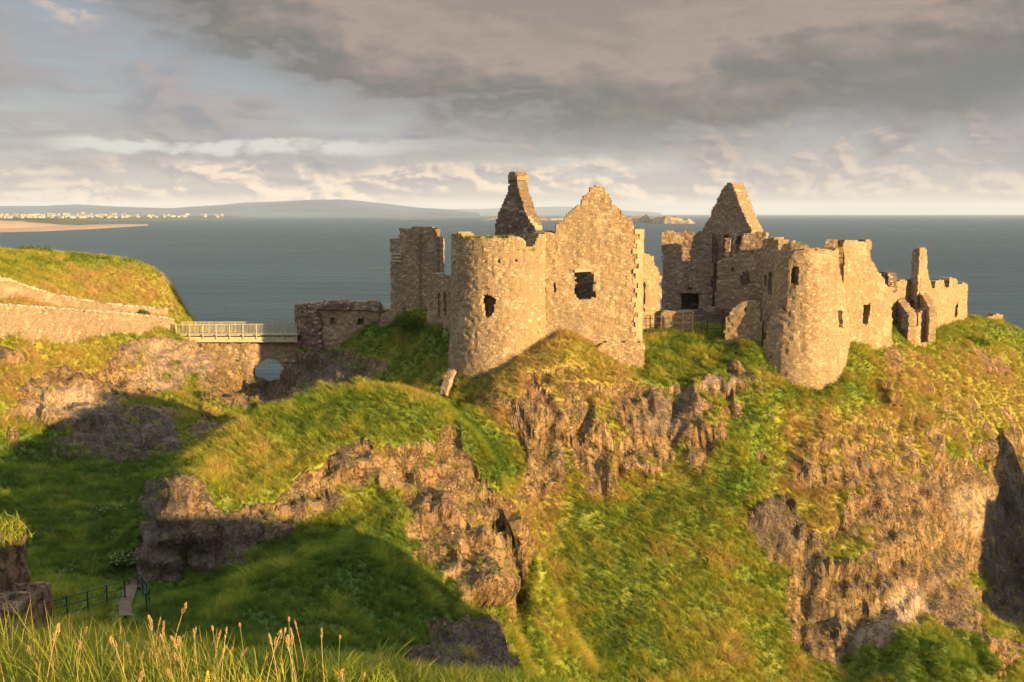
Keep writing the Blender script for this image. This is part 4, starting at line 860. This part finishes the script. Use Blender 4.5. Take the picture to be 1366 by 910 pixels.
# ------------------------------------------------------------------ mainland terraces, bridge, railings
Lw = Wall([px2(-70, 82.60), px2(0, 85.00), px2(80, 90.42), px2(150, 98.45), px2(233, 106.77), px2(236, 109.49)])
o = Lw.build('retaining_wall', M['pink'], [[(-70, 500), (-70, 404), (0, 407.5), (60, 411), (120, 415), (180, 420), (232, 426), (235, 432), (236, 470), (180, 462), (100, 468), (40, 486)]], [], 1.0, None, None, seed=121, rag=0.10, relief=0.09)
tag(o, 'long smooth pinkish retaining wall leading to the left end of the footbridge', 'wall')
def cap_stones(name, wl, pts, n_, par, size=0.26, sd=3):
    rg = random.Random(sd); bm_ = bmesh.new()
    for k in range(n_):
        t_ = rg.random() * (len(pts) - 1.001); i = int(t_); fr = t_ - i
        u_ = pts[i][0] * (1 - fr) + pts[i + 1][0] * fr; v_ = pts[i][1] * (1 - fr) + pts[i + 1][1] * fr
        q_ = wl.px(u_, v_, rg.uniform(-0.7, 0.05)); s_ = size * rg.uniform(0.5, 1.35)
        bmesh.ops.create_icosphere(bm_, subdivisions=1, radius=s_, matrix=Matrix.Translation(Vector(q_) + Vector((0, 0, s_ * 0.15))) @ Matrix.Rotation(rg.random() * 6, 4, 'Z') @ Matrix.Diagonal((1.3, 0.9, 0.62, 1)))
    for v in bm_.verts: v.co += Vector((rg.uniform(-1, 1), rg.uniform(-1, 1), rg.uniform(-1, 1))) * size * 0.22
    me_ = bpy.data.meshes.new(name); bm_.to_mesh(me_); bm_.free(); return link(name, me_, M['coping'], par)
cap_stones('coping', Lw, [(-70, 404), (0, 407.5), (60, 411), (120, 415), (180, 420), (232, 426)], 230, o, 0.20)
Uw = Wall([px2(-70, 88.50), px2(0, 90.50), px2(80, 96.72), px2(150, 105.25), px2(226, 112.39)])
o = Uw.build('terrace_wall', M['pink'], [[(-70, 415), (-70, 362), (0, 370), (40, 384), (70, 393), (120, 402), (170, 409), (224, 413), (226, 440), (150, 432), (80, 428), (0, 418)]], [], 0.9, None, None, seed=123, rag=0.12)
tag(o, 'upper rubble terrace wall below the sunlit grassy bank on the left', 'wall')
cap_stones('coping', Uw, [(-70, 362), (0, 370), (40, 384), (70, 393), (120, 402), (170, 409), (224, 413)], 170, o, 0.22, 4)

AB = Wall([px2(288, 106.10), px2(330, 105.50), px2(400, 106.10), px2(440, 105.50)])
arch = [(331, 545), (331, 512), (334, 498), (340, 488), (347, 482), (357, 479), (367, 481), (376, 487), (381, 496), (384, 506), (386, 545)]
o = AB.build('arched_wall', M['brown'], [[(280, 500), (262, 470), (268, 458.5), (392, 457.5), (400, 455), (430, 460), (445, 480), (450, 550), (385, 570), (330, 570), (312, 530)]], [arch], 1.7, None, None, seed=131, rag=0.14, relief=0.1)
tag(o, 'rough stone wall with a round arch open to the sea beneath the footbridge', 'bridge')
sill = Wall([px2(322, 109.00), px2(395, 109.30)])
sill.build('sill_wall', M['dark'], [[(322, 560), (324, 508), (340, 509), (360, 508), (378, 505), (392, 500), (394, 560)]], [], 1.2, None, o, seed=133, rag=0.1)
# footbridge
fb = empty('footbridge', (*px2(313, 105.5), zat(455, 105.5))); tag(fb, 'cream painted footbridge with close upright bars crossing to the gatehouse', 'footbridge')
pa, pb = np.array(px2(231, 105.4)), np.array(px2(396, 105.4)); bx = pb - pa; bl = np.linalg.norm(bx); bx /= bl; by = np.array([-bx[1], bx[0]])
zd = zat(447.5, 105.4)
def bp(s, off, z): q_ = pa + bx * s + by * off; return (q_[0], q_[1], z)
m_ = MB().bar(bp(0.4, 0, zd - 0.42), bp(bl, 0, zd - 0.42), 0.62, 0.12); m_.bm.free()
hz_ = math.atan2(bx[1], bx[0])
def beam(mb, s0, s1, off, z, wd, ht): mb.box(bp((s0 + s1) / 2, off, z), (s1 - s0, wd, ht), hz_)
m_ = MB(); beam(m_, 0.2, bl - 0.1, 0.95, zd, 1.7, 0.10); m_.build('deck', M['paint'], fb)
m_ = MB(); beam(m_, 0.3, bl - 0.1, 0.0, zd - 0.42, 0.16, 0.52); beam(m_, 0.3, bl - 0.1, 0.0 - 0.06, zd - 0.66, 0.30, 0.08); m_.build('girder', M['paint'], fb)
m_ = MB(); beam(m_, 0.3, bl - 0.1, 1.9, zd - 0.42, 0.16, 0.70); m_.build('girder', M['paint'], fb)
for off, nm in ((-0.12, 'railing'), (2.02, 'railing')):
    m_ = MB(); beam(m_, 0, bl, off, zd + 1.22, 0.07, 0.06); beam(m_, 0, bl, off, zd + 0.16, 0.05, 0.05); s_ = 0.08
    while s_ < bl: m_.box(bp(s_, off, zd + 0.68), (0.030, 0.028, 1.06), hz_); s_ += 0.145
    rl = m_.build(nm, M['paint'], fb)
    for k in range(10):
        s_ = 0.15 + k * (bl - 0.3) / 9; sg = -0.05 if off < 0 else 0.05
        MB().box(bp(s_, off + sg, zd + 0.42), (0.09, 0.08, 1.66), hz_).build('post', M['paint'], rl)
# iron railing along the courtyard
fr_ = empty('iron_railing', (*px2(908, 92), zat(443, 92))); tag(fr_, 'dark iron railing on the grassy edge of the courtyard, between gable and wall stump', 'railing')
pts = [px2(853, 90.4), px2(884, 90.8), px2(925, 91.0), px2(966, 90.6)]; vb = [441, 442, 441, 440.5]
m_ = MB()
for (a, b, va, vb_) in zip(pts[:-1], pts[1:], vb[:-1], vb[1:]):
    za, zb_ = zat(va, a[1]), zat(vb_, b[1])
    for hh in (0.15, 0.75, 1.38): m_.bar((*a, za + hh), (*b, zb_ + hh), 0.045)
    n_ = 12
    for k in range(n_ + 1): 
        q_ = np.array([*a, za]) * (1 - k / n_) + np.array([*b, zb_]) * k / n_; m_.bar(q_ + [0, 0, 0.15], q_ + [0, 0, 1.38], 0.02)
m_.build('bars', M['metal'], fr_)
for u_ in (854, 868, 884, 898, 912, 925, 945, 965):
    y_ = np.interp(u_, [853, 884, 925, 966], [90.4, 90.8, 91.0, 90.6]); z_ = zat(np.interp(u_, [853, 884, 925, 966], vb), y_); q_ = px2(u_, y_)
    MB().bar((*q_, z_ - 0.3), (*q_, z_ + 1.5), 0.09).build('post', M['metal'], fr_)
# ------------------------------------------------------------------ turf: tufts scattered over every grassy face
def tuft_mesh(k):
    n_ = 15; b = np.concatenate([RNG.normal(0, 0.13, (n_, 2)), np.full((n_, 1), -0.03)], 1)
    lean = np.stack([RNG.uniform(0.15, 1.05, n_), RNG.normal(0, 0.40, n_)], 1)
    o = blades('grass_tuft', b, RNG.uniform(0.55, 1.15, n_), lean, np.full(n_, 0.045), np.full(n_, 0.4), RNG.uniform(0, 1, n_), None, None, 3)
    me_ = o.data; me_.materials.append(M['blade']); bpy.data.objects.remove(o); return me_
protos = bpy.data.collections.new('tuft_kinds')
for k in range(6):
    protos.objects.link(bpy.data.objects.new('grass_tuft', tuft_mesh(k)))
cells = TD[:-1, :-1]; cu_, cw_ = TD[1:, :-1] - cells, TD[:-1, 1:] - cells
area = np.linalg.norm(np.cross(cu_, cw_), axis=-1)
NN = grid_normals(TD)[:-1, :-1]
g2d = lambda a: a.reshape(nc, nr)[:-1, :-1]
rkc, dryc, rc2 = g2d(rkf), g2d(DRY), g2d(rr)
view = cells - np.array([0, 0, EYE]); view /= np.linalg.norm(view, axis=-1, keepdims=True)
facing = -(view * NN).sum(-1)
cc_ = np.arange(nc - 1)[:, None] + 0 * rkc
inside_ = (cc_ > NCO + 1) & (cc_ < NCO + NCD - 2) & (rc2 > 7) & (rc2 < 150) & (facing > -0.12)
ledgew = np.clip(0.16 + sstep(NN[..., 2], 0.35, 0.8) * 0.25, 0, 1)
wgt = area * np.where(inside_, np.clip(1 - rkc, 0, 1) + rkc * ledgew * 0.28, 0) * np.clip(1.25 - rc2 / 150, 0.2, 1)
NT_ = 230000
pick = RNG.choice(wgt.size, NT_, p=(wgt / wgt.sum()).ravel())
a_, b_ = RNG.random((NT_, 1)), RNG.random((NT_, 1))
tp = cells.reshape(-1, 3)[pick] + cu_.reshape(-1, 3)[pick] * a_ + cw_.reshape(-1, 3)[pick] * b_
tn = NN.reshape(-1, 3)[pick]; tdry = dryc.ravel()[pick]; trr = rc2.ravel()[pick]; trk = rkc.ravel()[pick]
PTH = np.array([P(*q_)[:2] for q_ in ((181, 766, 51.8), (178, 784, 49.0), (172, 800, 46.4), (167, 818, 44), (170, 838, 41.8))])
dmin = np.full(NT_, 9.0)
for A2, B2 in zip(PTH[:-1], PTH[1:]):
    e_ = B2 - A2; tq = np.clip(((tp[:, :2] - A2) @ e_) / (e_ @ e_), 0, 1); dmin = np.minimum(dmin, np.linalg.norm(tp[:, :2] - A2 - tq[:, None] * e_, axis=1))
ok_ = dmin > 0.62; tp, tn, tdry, trr, trk = tp[ok_], tn[ok_], tdry[ok_], trr[ok_], trk[ok_]; NT_ = len(tp)
up = tn * 0.55 + np.array([0, 0, 0.55]); up /= np.linalg.norm(up, axis=1, keepdims=True)
down = np.stack([tn[:, 0], tn[:, 1], np.zeros(NT_)], 1) * 1.2 + RNG.normal(0, 0.75, (NT_, 3)) + np.array([-0.25, 0.1, 0])
xa = down - up * (down * up).sum(1, keepdims=True); xa /= np.linalg.norm(xa, axis=1, keepdims=True); ya = np.cross(up, xa)
rot = np.stack([np.arctan2(ya[:, 2], up[:, 2]), -np.arcsin(np.clip(xa[:, 2], -1, 1)), np.arctan2(xa[:, 1], xa[:, 0])], 1)
clump = fbm(tp / 2.2, 3, 63); clump2 = fbm(tp / 0.9, 2, 66)
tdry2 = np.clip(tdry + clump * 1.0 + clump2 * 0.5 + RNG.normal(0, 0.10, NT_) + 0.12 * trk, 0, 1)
tsc = (0.16 + 0.52 * np.clip(clump2 * 1.4 + 0.42, 0, 1) * np.clip(clump + 0.75, 0, 1) + RNG.uniform(0, 0.16, NT_)) * np.where(trk > 0.5, 0.7, 1) * np.clip(trr / 45, 0.55, 1.1)
tall_ = RNG.random(NT_) < 0.02; tsc[tall_] *= 1.5
hz_ = ells and None
me = bpy.data.meshes.new('grass'); me.vertices.add(NT_); me.vertices.foreach_set('co', tp.astype(np.float32).ravel())
for nm, vals in (('dryness', tdry2), ('shade', np.clip(0.5 + clump2 * 1.3 + RNG.normal(0, 0.18, NT_), 0, 1)), ('size', tsc)): attr(me, nm, vals)
av = me.attributes.new('turn', 'FLOAT_VECTOR', 'POINT'); av.data.foreach_set('vector', rot.astype(np.float32).ravel())
grass = link('grass', me, None); grass['kind'] = 'stuff'
ng = bpy.data.node_groups.new('scatter tufts', 'GeometryNodeTree')
ng.interface.new_socket('Geometry', in_out='INPUT', socket_type='NodeSocketGeometry'); ng.interface.new_socket('Geometry', in_out='OUTPUT', socket_type='NodeSocketGeometry')
gi, go = ng.nodes.new('NodeGroupInput'), ng.nodes.new('NodeGroupOutput')
ci = ng.nodes.new('GeometryNodeCollectionInfo'); ci.inputs[0].default_value = protos; ci.inputs['Separate Children'].default_value = True; ci.inputs['Reset Children'].default_value = True
iop = ng.nodes.new('GeometryNodeInstanceOnPoints'); iop.inputs['Pick Instance'].default_value = True
def na(nm, typ):
    nd = ng.nodes.new('GeometryNodeInputNamedAttribute'); nd.data_type = typ; nd.inputs[0].default_value = nm; return [o_ for o_ in nd.outputs if o_.enabled][0]
ng.links.new(gi.outputs[0], iop.inputs['Points']); ng.links.new(ci.outputs[0], iop.inputs['Instance'])
e2r = ng.nodes.new('FunctionNodeEulerToRotation'); ng.links.new(na('turn', 'FLOAT_VECTOR'), e2r.inputs[0]); ng.links.new(e2r.outputs[0], iop.inputs['Rotation'])
ng.links.new(na('size', 'FLOAT'), iop.inputs['Scale']); ng.links.new(iop.outputs[0], go.inputs[0])
md = grass.modifiers.new('scatter tufts', 'NODES'); md.node_group = ng

def ground_at(u, Y):
    x = P(u, 600, Y)[0]; return np.array([x, Y, height([x], [Y])[0]])
def ground_xy(x, y): return float(height([x], [y])[0])
# nearest points of the displaced ground, for things that stand on it
def settle(x, y):
    d = (TD[..., 0] - x) ** 2 + (TD[..., 1] - y) ** 2; i = np.argmin(d); return float(TD.reshape(-1, 3)[i, 2])

# ------------------------------------------------------------------ long grass at the photographer's feet
n_ = 21000
az_ = RNG.uniform(-33, 12, n_); r_ = 3.0 + 8.0 * RNG.random(n_) ** 1.4
x_ = np.sin(np.radians(az_)) * r_; y_ = np.cos(np.radians(az_)) * r_
keepm = RNG.random(n_) < np.clip(1.0 - (az_ + 19) / 10, 0.07, 1); x_, y_, r_, az_ = x_[keepm], y_[keepm], r_[keepm], az_[keepm]
cl_ = fbm(np.stack([x_ / 0.7, y_ / 0.7, 0 * x_], 1), 2, 8); n_ = len(x_)
zg = height(x_, y_)
hh = np.clip(0.40 + 0.34 * cl_ + RNG.uniform(-0.12, 0.16, n_), 0.15, 0.8) * np.clip(1.0 - (az_ + 24) / 27, 0.28, 1.1)
# trim so that tips do not stand above the crest
blades('meadow_grass', np.stack([x_, y_, zg - 0.03], 1), hh, np.stack([RNG.normal(-0.20, 0.30, n_), RNG.normal(0, 0.25, n_)], 1), RNG.uniform(0.005, 0.011, n_),
       np.clip(RNG.normal(0.32, 0.13, n_) + cl_ * 0.3 + 0.4 * (RNG.random(n_) < 0.16), 0, 1), RNG.uniform(0.4, 1, n_), M['nearblade'], None, 6, 'stuff')

# seed stalks: one of each kind, then copies
straw = plain('dry straw', (0.30, 0.20, 0.09), 0.3, 40, 0.8, 0.0); brownh = plain('brown seed head', (0.23, 0.115, 0.055), 0.3, 40, 0.9, 0.0)
yel = plain('yellow petals', (0.50, 0.33, 0.03), 0.2, 40, 0.7, 0.0); stemg = plain('green stem', (0.10, 0.13, 0.03), 0.3, 30, 0.8, 0.0)
def make_stalk(h, lean, head, seed):
    rg = random.Random(seed)
    root = empty('seed_stalk'); pts = [Vector((lean * h * (k / 7) ** 2, 0, h * k / 7)) for k in range(8)]
    m_ = MB()
    for a, b in zip(pts[:-1], pts[1:]): m_.bar(a, b, 0.0045, None, 5)
    m_.build('stem', straw if head != 'knob' else stemg, root)
    bm_ = bmesh.new(); top_ = pts[-1]; dr = (pts[-1] - pts[-2]).normalized()
    if head == 'knob':
        bmesh.ops.create_icosphere(bm_, subdivisions=2, radius=0.008, matrix=Matrix.Translation(top_) @ dr.to_track_quat('Z', 'Y').to_matrix().to_4x4() @ Matrix.Diagonal((1, 1, 2.2, 1)))
    else:
        n__ = 46 if head == 'plume' else 34
        for k in range(n__):
            t_ = k / n__; wd = (0.016 if head == 'plume' else 0.007) * math.sin(math.pi * (0.12 + 0.86 * t_))
            a = rg.random() * 6.28; q_ = top_ - dr * ((0.10 if head == 'plume' else 0.085) * (1 - t_)) + Vector((math.cos(a) * wd, math.sin(a) * wd, 0))
            mt = Matrix.Translation(q_) @ (dr + Vector((math.cos(a), math.sin(a), 0)) * 0.5).to_track_quat('Z', 'Y').to_matrix().to_4x4() @ Matrix.Diagonal((0.0022, 0.0022, 0.0065, 1))
            bmesh.ops.create_icosphere(bm_, subdivisions=1, radius=1.0, matrix=mt)
    me_ = bpy.data.meshes.new('seed_head'); bm_.to_mesh(me_); bm_.free(); link('seed_head', me_, brownh if head == 'knob' else straw, root)
    return root
def copy_thing(root):
    r_ = root.copy(); COL.objects.link(r_)
    for ch in root.children:
        c_ = ch.copy(); COL.objects.link(c_); c_.parent = r_
    return r_
kinds = [('plume', 'pale feathery grass seed stalk standing in the foreground meadow', make_stalk(0.70, -0.22, 'plume', 1)), ('plume', None, make_stalk(0.62, 0.30, 'plume', 2)),
         ('spike', 'slim straw coloured grass spike standing in the foreground meadow', make_stalk(0.66, 0.15, 'spike', 3)), ('spike', None, make_stalk(0.60, -0.4, 'spike', 4)), ('knob', 'brown knobbed plantain head on a thin stalk in the foreground meadow', make_stalk(0.66, 0.08, 'knob', 5))]
lab = {'plume': kinds[0][1], 'spike': kinds[2][1], 'knob': kinds[4][1]}
used_k = set(); rg = random.Random(5)
def place_stalk(ki, az, r, sc, rz, sink=0.0):
    kind_, _, proto = kinds[ki]
    o = proto if ki not in used_k else copy_thing(proto); used_k.add(ki)
    x, y = math.sin(R(az)) * r, math.cos(R(az)) * r
    o.location = (x, y, ground_xy(x, y) - sink); o.scale = (sc, sc, sc); o.rotation_euler = (rg.uniform(-0.12, 0.12), rg.uniform(-0.12, 0.12), rz)
    tag(o, lab[kind_], 'grass stalk', {'plume': 'feathery seed stalks', 'spike': 'straw grass spikes', 'knob': 'plantain heads'}[kind_])
for k in range(76):
    az = rg.choice([rg.uniform(-27, -18), rg.uniform(-22, -17), rg.uniform(-27, -12)]); r = rg.uniform(3.4, 7.5)
    place_stalk(rg.choice([0, 1, 2, 3, 0, 2]), az, r, rg.uniform(0.45, 0.85) * (0.85 if r < 5 else 1.0), rg.random() * 6.28)
for az, r, sc in ((-12.2, 4.6, 1.02), (-14.4, 4.9, 0.9), (-10.4, 5.2, 0.85), (-9.6, 4.4, 0.8), (-15.6, 5.4, 0.95), (-13.0, 5.5, 0.9), (-17.2, 5.0, 0.9), (-11.3, 4.1, 0.75)): place_stalk(4, az, r, sc, rg.random() * 6.28)
for az, r, sc in ((-15.0, 4.7, 0.9), (-12.6, 5.0, 0.85), (-10.0, 4.6, 0.8), (-11.0, 5.6, 0.8)): place_stalk(rg.choice([0, 2]), az, r, sc, rg.random() * 6.28)
# yellow flower spikes
def make_flower():
    root = empty('yellow_flower'); m_ = MB(); m_.bar((0, 0, 0), (0.02, 0, 0.42), 0.006, None, 5); m_.build('stem', stemg, root)
    bm_ = bmesh.new(); r2 = random.Random(3)
    for k in range(34):
        t_ = k / 34; a = r2.random() * 6.28; w_ = 0.026 * (1.05 - t_)
        bmesh.ops.create_icosphere(bm_, subdivisions=1, radius=0.0095, matrix=Matrix.Translation((0.02 + math.cos(a) * w_, math.sin(a) * w_, 0.30 + 0.15 * t_)) @ Matrix.Diagonal((1, 1, 0.7, 1)))
    me_ = bpy.data.meshes.new('blossom'); bm_.to_mesh(me_); bm_.free(); link('blossom', me_, yel, root); return root
fl0 = make_flower()
for i, (az, r, sc) in enumerate(((-23.9, 4.3, 1.0), (-24.3, 4.2, 0.8), (-19.3, 5.2, 0.9), (-18.2, 5.6, 0.9), (-17.2, 5.0, 0.8), (-12.1, 4.0, 0.9), (-14.8, 4.2, 0.8), (-10.2, 4.1, 0.85))):
    o = fl0 if i == 0 else copy_thing(fl0); x, y = math.sin(R(az)) * r, math.cos(R(az)) * r
    o.location = (x, y, ground_xy(x, y)); o.scale = (sc * .72,) * 3; o.rotation_euler = (rg.uniform(-.2, .2), rg.uniform(-.2, .2), rg.random() * 6)
    tag(o, 'small yellow flower spike among the long foreground grass', 'flower', 'yellow flower spikes')

# ------------------------------------------------------------------ shrubs, boulders, path and its fence
white_f = plain('white blossom', (0.45, 0.46, 0.34), 0.2, 20, 0.8, 0.0)
def shrub(u, v, Y, ru, ry, hgt, n_, blossom, label, name='flowering_shrub', dry=0.1):
    c = P(u, v, Y); c[2] = settle(c[0], c[1]); root = empty(name, tuple(c)); tag(root, label, 'shrub')
    a = RNG.uniform(0, 6.28, n_); q_ = np.sqrt(RNG.random(n_)); x = c[0] + np.cos(a) * q_ * ru; y = c[1] + np.sin(a) * q_ * ry
    z = c[2] + hgt * np.sqrt(np.clip(1 - q_ ** 2, 0, 1)) * RNG.uniform(0.1, 1, n_) * (0.75 + 0.5 * vnoise(np.stack([x, y, 0 * x], 1) * 1.4, 4)) - 0.1
    blades('foliage', np.stack([x, y, z], 1), RNG.uniform(0.12, 0.34, n_), RNG.normal(0, 0.9, (n_, 2)), np.full(n_, 0.10), np.clip(RNG.normal(dry, 0.08, n_), 0, 1), RNG.uniform(0, 0.8, n_), M['nearblade'], root, 2)
    if blossom:
        bm_ = bmesh.new(); sel = RNG.choice(n_, blossom, replace=False)
        for k in sel: bmesh.ops.create_icosphere(bm_, subdivisions=1, radius=RNG.uniform(0.02, 0.045), matrix=Matrix.Translation((x[k], y[k], z[k] + 0.10)) @ Matrix.Diagonal((1, 1, 0.5, 1)))
        me_ = bpy.data.meshes.new('blossom'); bm_.to_mesh(me_); bm_.free(); link('blossom', me_, white_f, root)
    return root
shrub(138, 678, 64, 1.6, 0.9, 0.5, 900, 330, 'patch of white flowered plants in the middle of the shaded hollow')
shrub(172, 768, 52.5, 1.1, 0.8, 0.6, 900, 240, 'white flowered bush at the foot of the shaded mound beside the path')
shrub(82, 722, 57.5, 0.8, 0.6, 0.6, 600, 0, 'small dark bush in the middle of the shaded green hollow', 'bush', 0.0)
shrub(55, 347, 117, 1.4, 1.2, 1.1, 700, 0, 'round dark bush on the crest of the sunlit bank, right of two', 'bush', 0.15)
shrub(36, 343, 118, 1.0, 1.0, 1.0, 600, 0, 'dark bush on the crest of the sunlit bank, left of two', 'bush', 0.1)
shrub(190, 405, 108, 1.0, 0.8, 0.8, 600, 0, 'dark bush tucked against the terrace wall below the grassy bank', 'bush', 0.02)
shrub(1300, 458, 106.5, 1.6, 1.2, 1.0, 900, 0, 'dark green bush on the right cliff top below the battlements', 'bush', 0.02)
shrub(545, 428, 97.5, 1.8, 1.0, 1.4, 1200, 0, 'dark ivy covered hump in front of the square tower', 'bush', 0.05)

def boulder(name, c, size, label, seed, cat='boulder', turf_top=False, sub=5, parent=None):
    bm_ = bmesh.new(); bmesh.ops.create_icosphere(bm_, subdivisions=sub, radius=1.0)
    cv = np.array([v.co[:] for v in bm_.verts]); s_ = np.array(size)
    blk = np.sign(cv) * np.abs(cv) ** 0.62; blk /= np.abs(blk).max(1, keepdims=True) ** 0.55
    w_ = blk * s_; d_ = 0.34 * fbm(w_ / 1.1, 4, seed) + 0.22 * (ridged(w_ * np.array([1, 1, 0.5]) / 0.8, 3, seed + 3) - 0.6)
    vv, dv_ = worley(w_ / 0.55, seed + 40); d_ = d_ + 0.45 * (vv - 0.5)
    st_ = np.round(d_ / 0.16) * 0.16; w_ = w_ + cv * (0.45 * d_ + 0.55 * st_)[:, None] * min(size) * 0.9
    for v, q_ in zip(bm_.verts, w_): v.co = q_
    me_ = bpy.data.meshes.new(name); bm_.to_mesh(me_); bm_.free()
    for p_ in me_.polygons: p_.use_smooth = False
    o = link(name, me_, M['boulder']); o.location = c; tag(o, label, cat)
    return o
c = P(-5, 782, 30.5); o = boulder('rock_outcrop', tuple(c), (0.66, 1.0, 1.75), 'tall pinkish rock stack with a grassy top at the left edge', 7, 'rock')
turf('turf_cap', [c + np.array([dx, dy, 1.6 + 0.25 * (dx < 0)]) for dx, dy in ((-0.8, -0.6), (0.0, -0.5), (0.25, 0.3), (-0.4, 0.6), (-0.8, 0))], o, 1500, 0.34, 0.45, 0.35)
boulder('boulder', tuple(P(26, 812, 30)), (0.75, 0.7, 0.62), 'low reddish boulder at the foot of the rock stack, right edge', 17)
boulder('boulder', tuple(P(6, 826, 28.5)), (0.7, 0.7, 0.6), 'squat boulder half hidden by grass beneath the rock stack at left', 19)
# path
cl = [(181, 766, 51.8), (178, 784, 49.0), (172, 800, 46.4), (167, 818, 44), (170, 838, 41.8)]
pc = np.array([P(*q_) for q_ in cl]); tt = np.linspace(0, len(pc) - 1, 50); pcx = np.stack([np.interp(tt, np.arange(len(pc)), pc[:, k]) for k in range(3)], 1)
V = []
for k, q_ in enumerate(pcx):
    wd = 0.30
    for s_ in (-1, -0.4, 0.4, 1):
        x, y = q_[0] + s_ * wd, q_[1]; V.append((x, y, min(settle(x, y), ground_xy(x, y) + 0.35) + 0.16 - 0.06 * abs(s_)))
V = np.array(V); Vz = V[:, 2].reshape(50, 4); 
for _ in range(3): Vz[1:-1] = (Vz[:-2] + Vz[1:-1] * 2 + Vz[2:]) / 4
V[:, 2] = Vz.ravel() + 0.12
i_ = np.arange(200).reshape(50, 4); ff = np.stack([i_[:-1, :-1], i_[:-1, 1:], i_[1:, 1:], i_[1:, :-1]], -1).reshape(-1, 4)
o = link('footpath', npmesh('footpath', V, ff[:, ::-1], True), M['path']); o['kind'] = 'structure'
def rail_fence(pts, label, hgt=1.05):
    root = empty('path_fence', tuple(pts[0])); tag(root, label, 'fence')
    m_ = MB()
    for a, b in zip(pts[:-1], pts[1:]):
        for h_ in (0.35, 0.7, hgt): m_.bar(np.array(a) + [0, 0, h_], np.array(b) + [0, 0, h_], 0.035)
    m_.build('rails', M['green'], root)
    for q_ in pts: MB().bar(np.array(q_) - [0, 0, 0.3], np.array(q_) + [0, 0, hgt + 0.05], 0.06).build('post', M['green'], root)
def gpt(u, v, Y):
    q_ = P(u, v, Y); q_[2] = settle(q_[0], q_[1]); return q_
rail_fence([gpt(u, 820, Y) for u, Y in ((60, 41), (90, 42), (118, 43), (144, 44), (168, 45.5))], 'green metal rail fence running left from the footpath in the hollow')
rail_fence([gpt(u, 820, Y) for u, Y in ((196, 43), (200, 44.3), (198, 45.6), (192, 47.2), (186, 49.5))], 'green metal rail fence along the right side of the footpath')

# ------------------------------------------------------------------ far town
def house_mesh(wd, dp, ht, rf):
    bm_ = bmesh.new(); bmesh.ops.create_cube(bm_, size=1.0, matrix=Matrix.Translation((0, 0, ht / 2 - 2)) @ Matrix.Diagonal((wd, dp, ht + 4, 1)))
    x, y = wd / 2 + 0.4, dp / 2 + 0.4; v = [bm_.verts.new(c_) for c_ in ((-x, -y, ht + .02), (x, -y, ht + .02), (x, y, ht + .02), (-x, y, ht + .02), (-x, 0, ht + rf), (x, 0, ht + rf))]
    for q_ in ((0, 1, 5, 4), (2, 3, 4, 5), (0, 4, 3), (1, 2, 5)):
        f_ = bm_.faces.new([v[k] for k in q_]); f_.material_index = 1
    me_ = bpy.data.meshes.new('house'); bm_.to_mesh(me_); bm_.free(); me_.materials.append(M['white']); me_.materials.append(M['slate']); return me_
hm_ = [house_mesh(*q_) for q_ in ((20, 12, 11, 4), (30, 12, 10, 4), (15, 12, 14, 5), (42, 13, 12, 4), (24, 14, 17, 3), (12, 10, 7, 4))]
rg = random.Random(9); hs = []
for k in range(170):
    t_ = rg.random(); u = rg.uniform(-5, 165) if t_ < 0.72 else (rg.uniform(165, 280) if t_ < 0.97 else rg.uniform(285, 300))
    back_ = rg.random(); d = EYE / math.tan(PITCH_AT(np.interp(u, [0, 170, 230, 280, 345], [293.5, 293, 292, 291.5, 291]))) + 40 + 560 * back_ ** 1.3
    hs.append((u, d, back_))
for u, d, back_ in hs:
    big_ = u < 165
    o = bpy.data.objects.new('house', hm_[rg.choice([0, 1, 2, 3, 3, 4] if big_ else [0, 1, 5, 5, 3])]); COL.objects.link(o)
    x = (u - CU) / FPX * d; o.location = (x, d, 4 + 24 * math.sin(min(1.0, (d - 4500) / 3000) * 1.5) * 0.0 + 6 + 16 * back_); o.rotation_euler = (0, 0, rg.uniform(-0.5, 0.5)); s_ = rg.uniform(0.45, 0.95); o.scale = (s_, s_, s_)
    if u > 165: tag(o, 'tiny pale house at the dark wooded end of the far seaside town', 'house', 'houses at the wooded end of the town')
    else: tag(o, 'tiny whitish house in the bright row of the far seaside town', 'house', 'white houses of the far town')
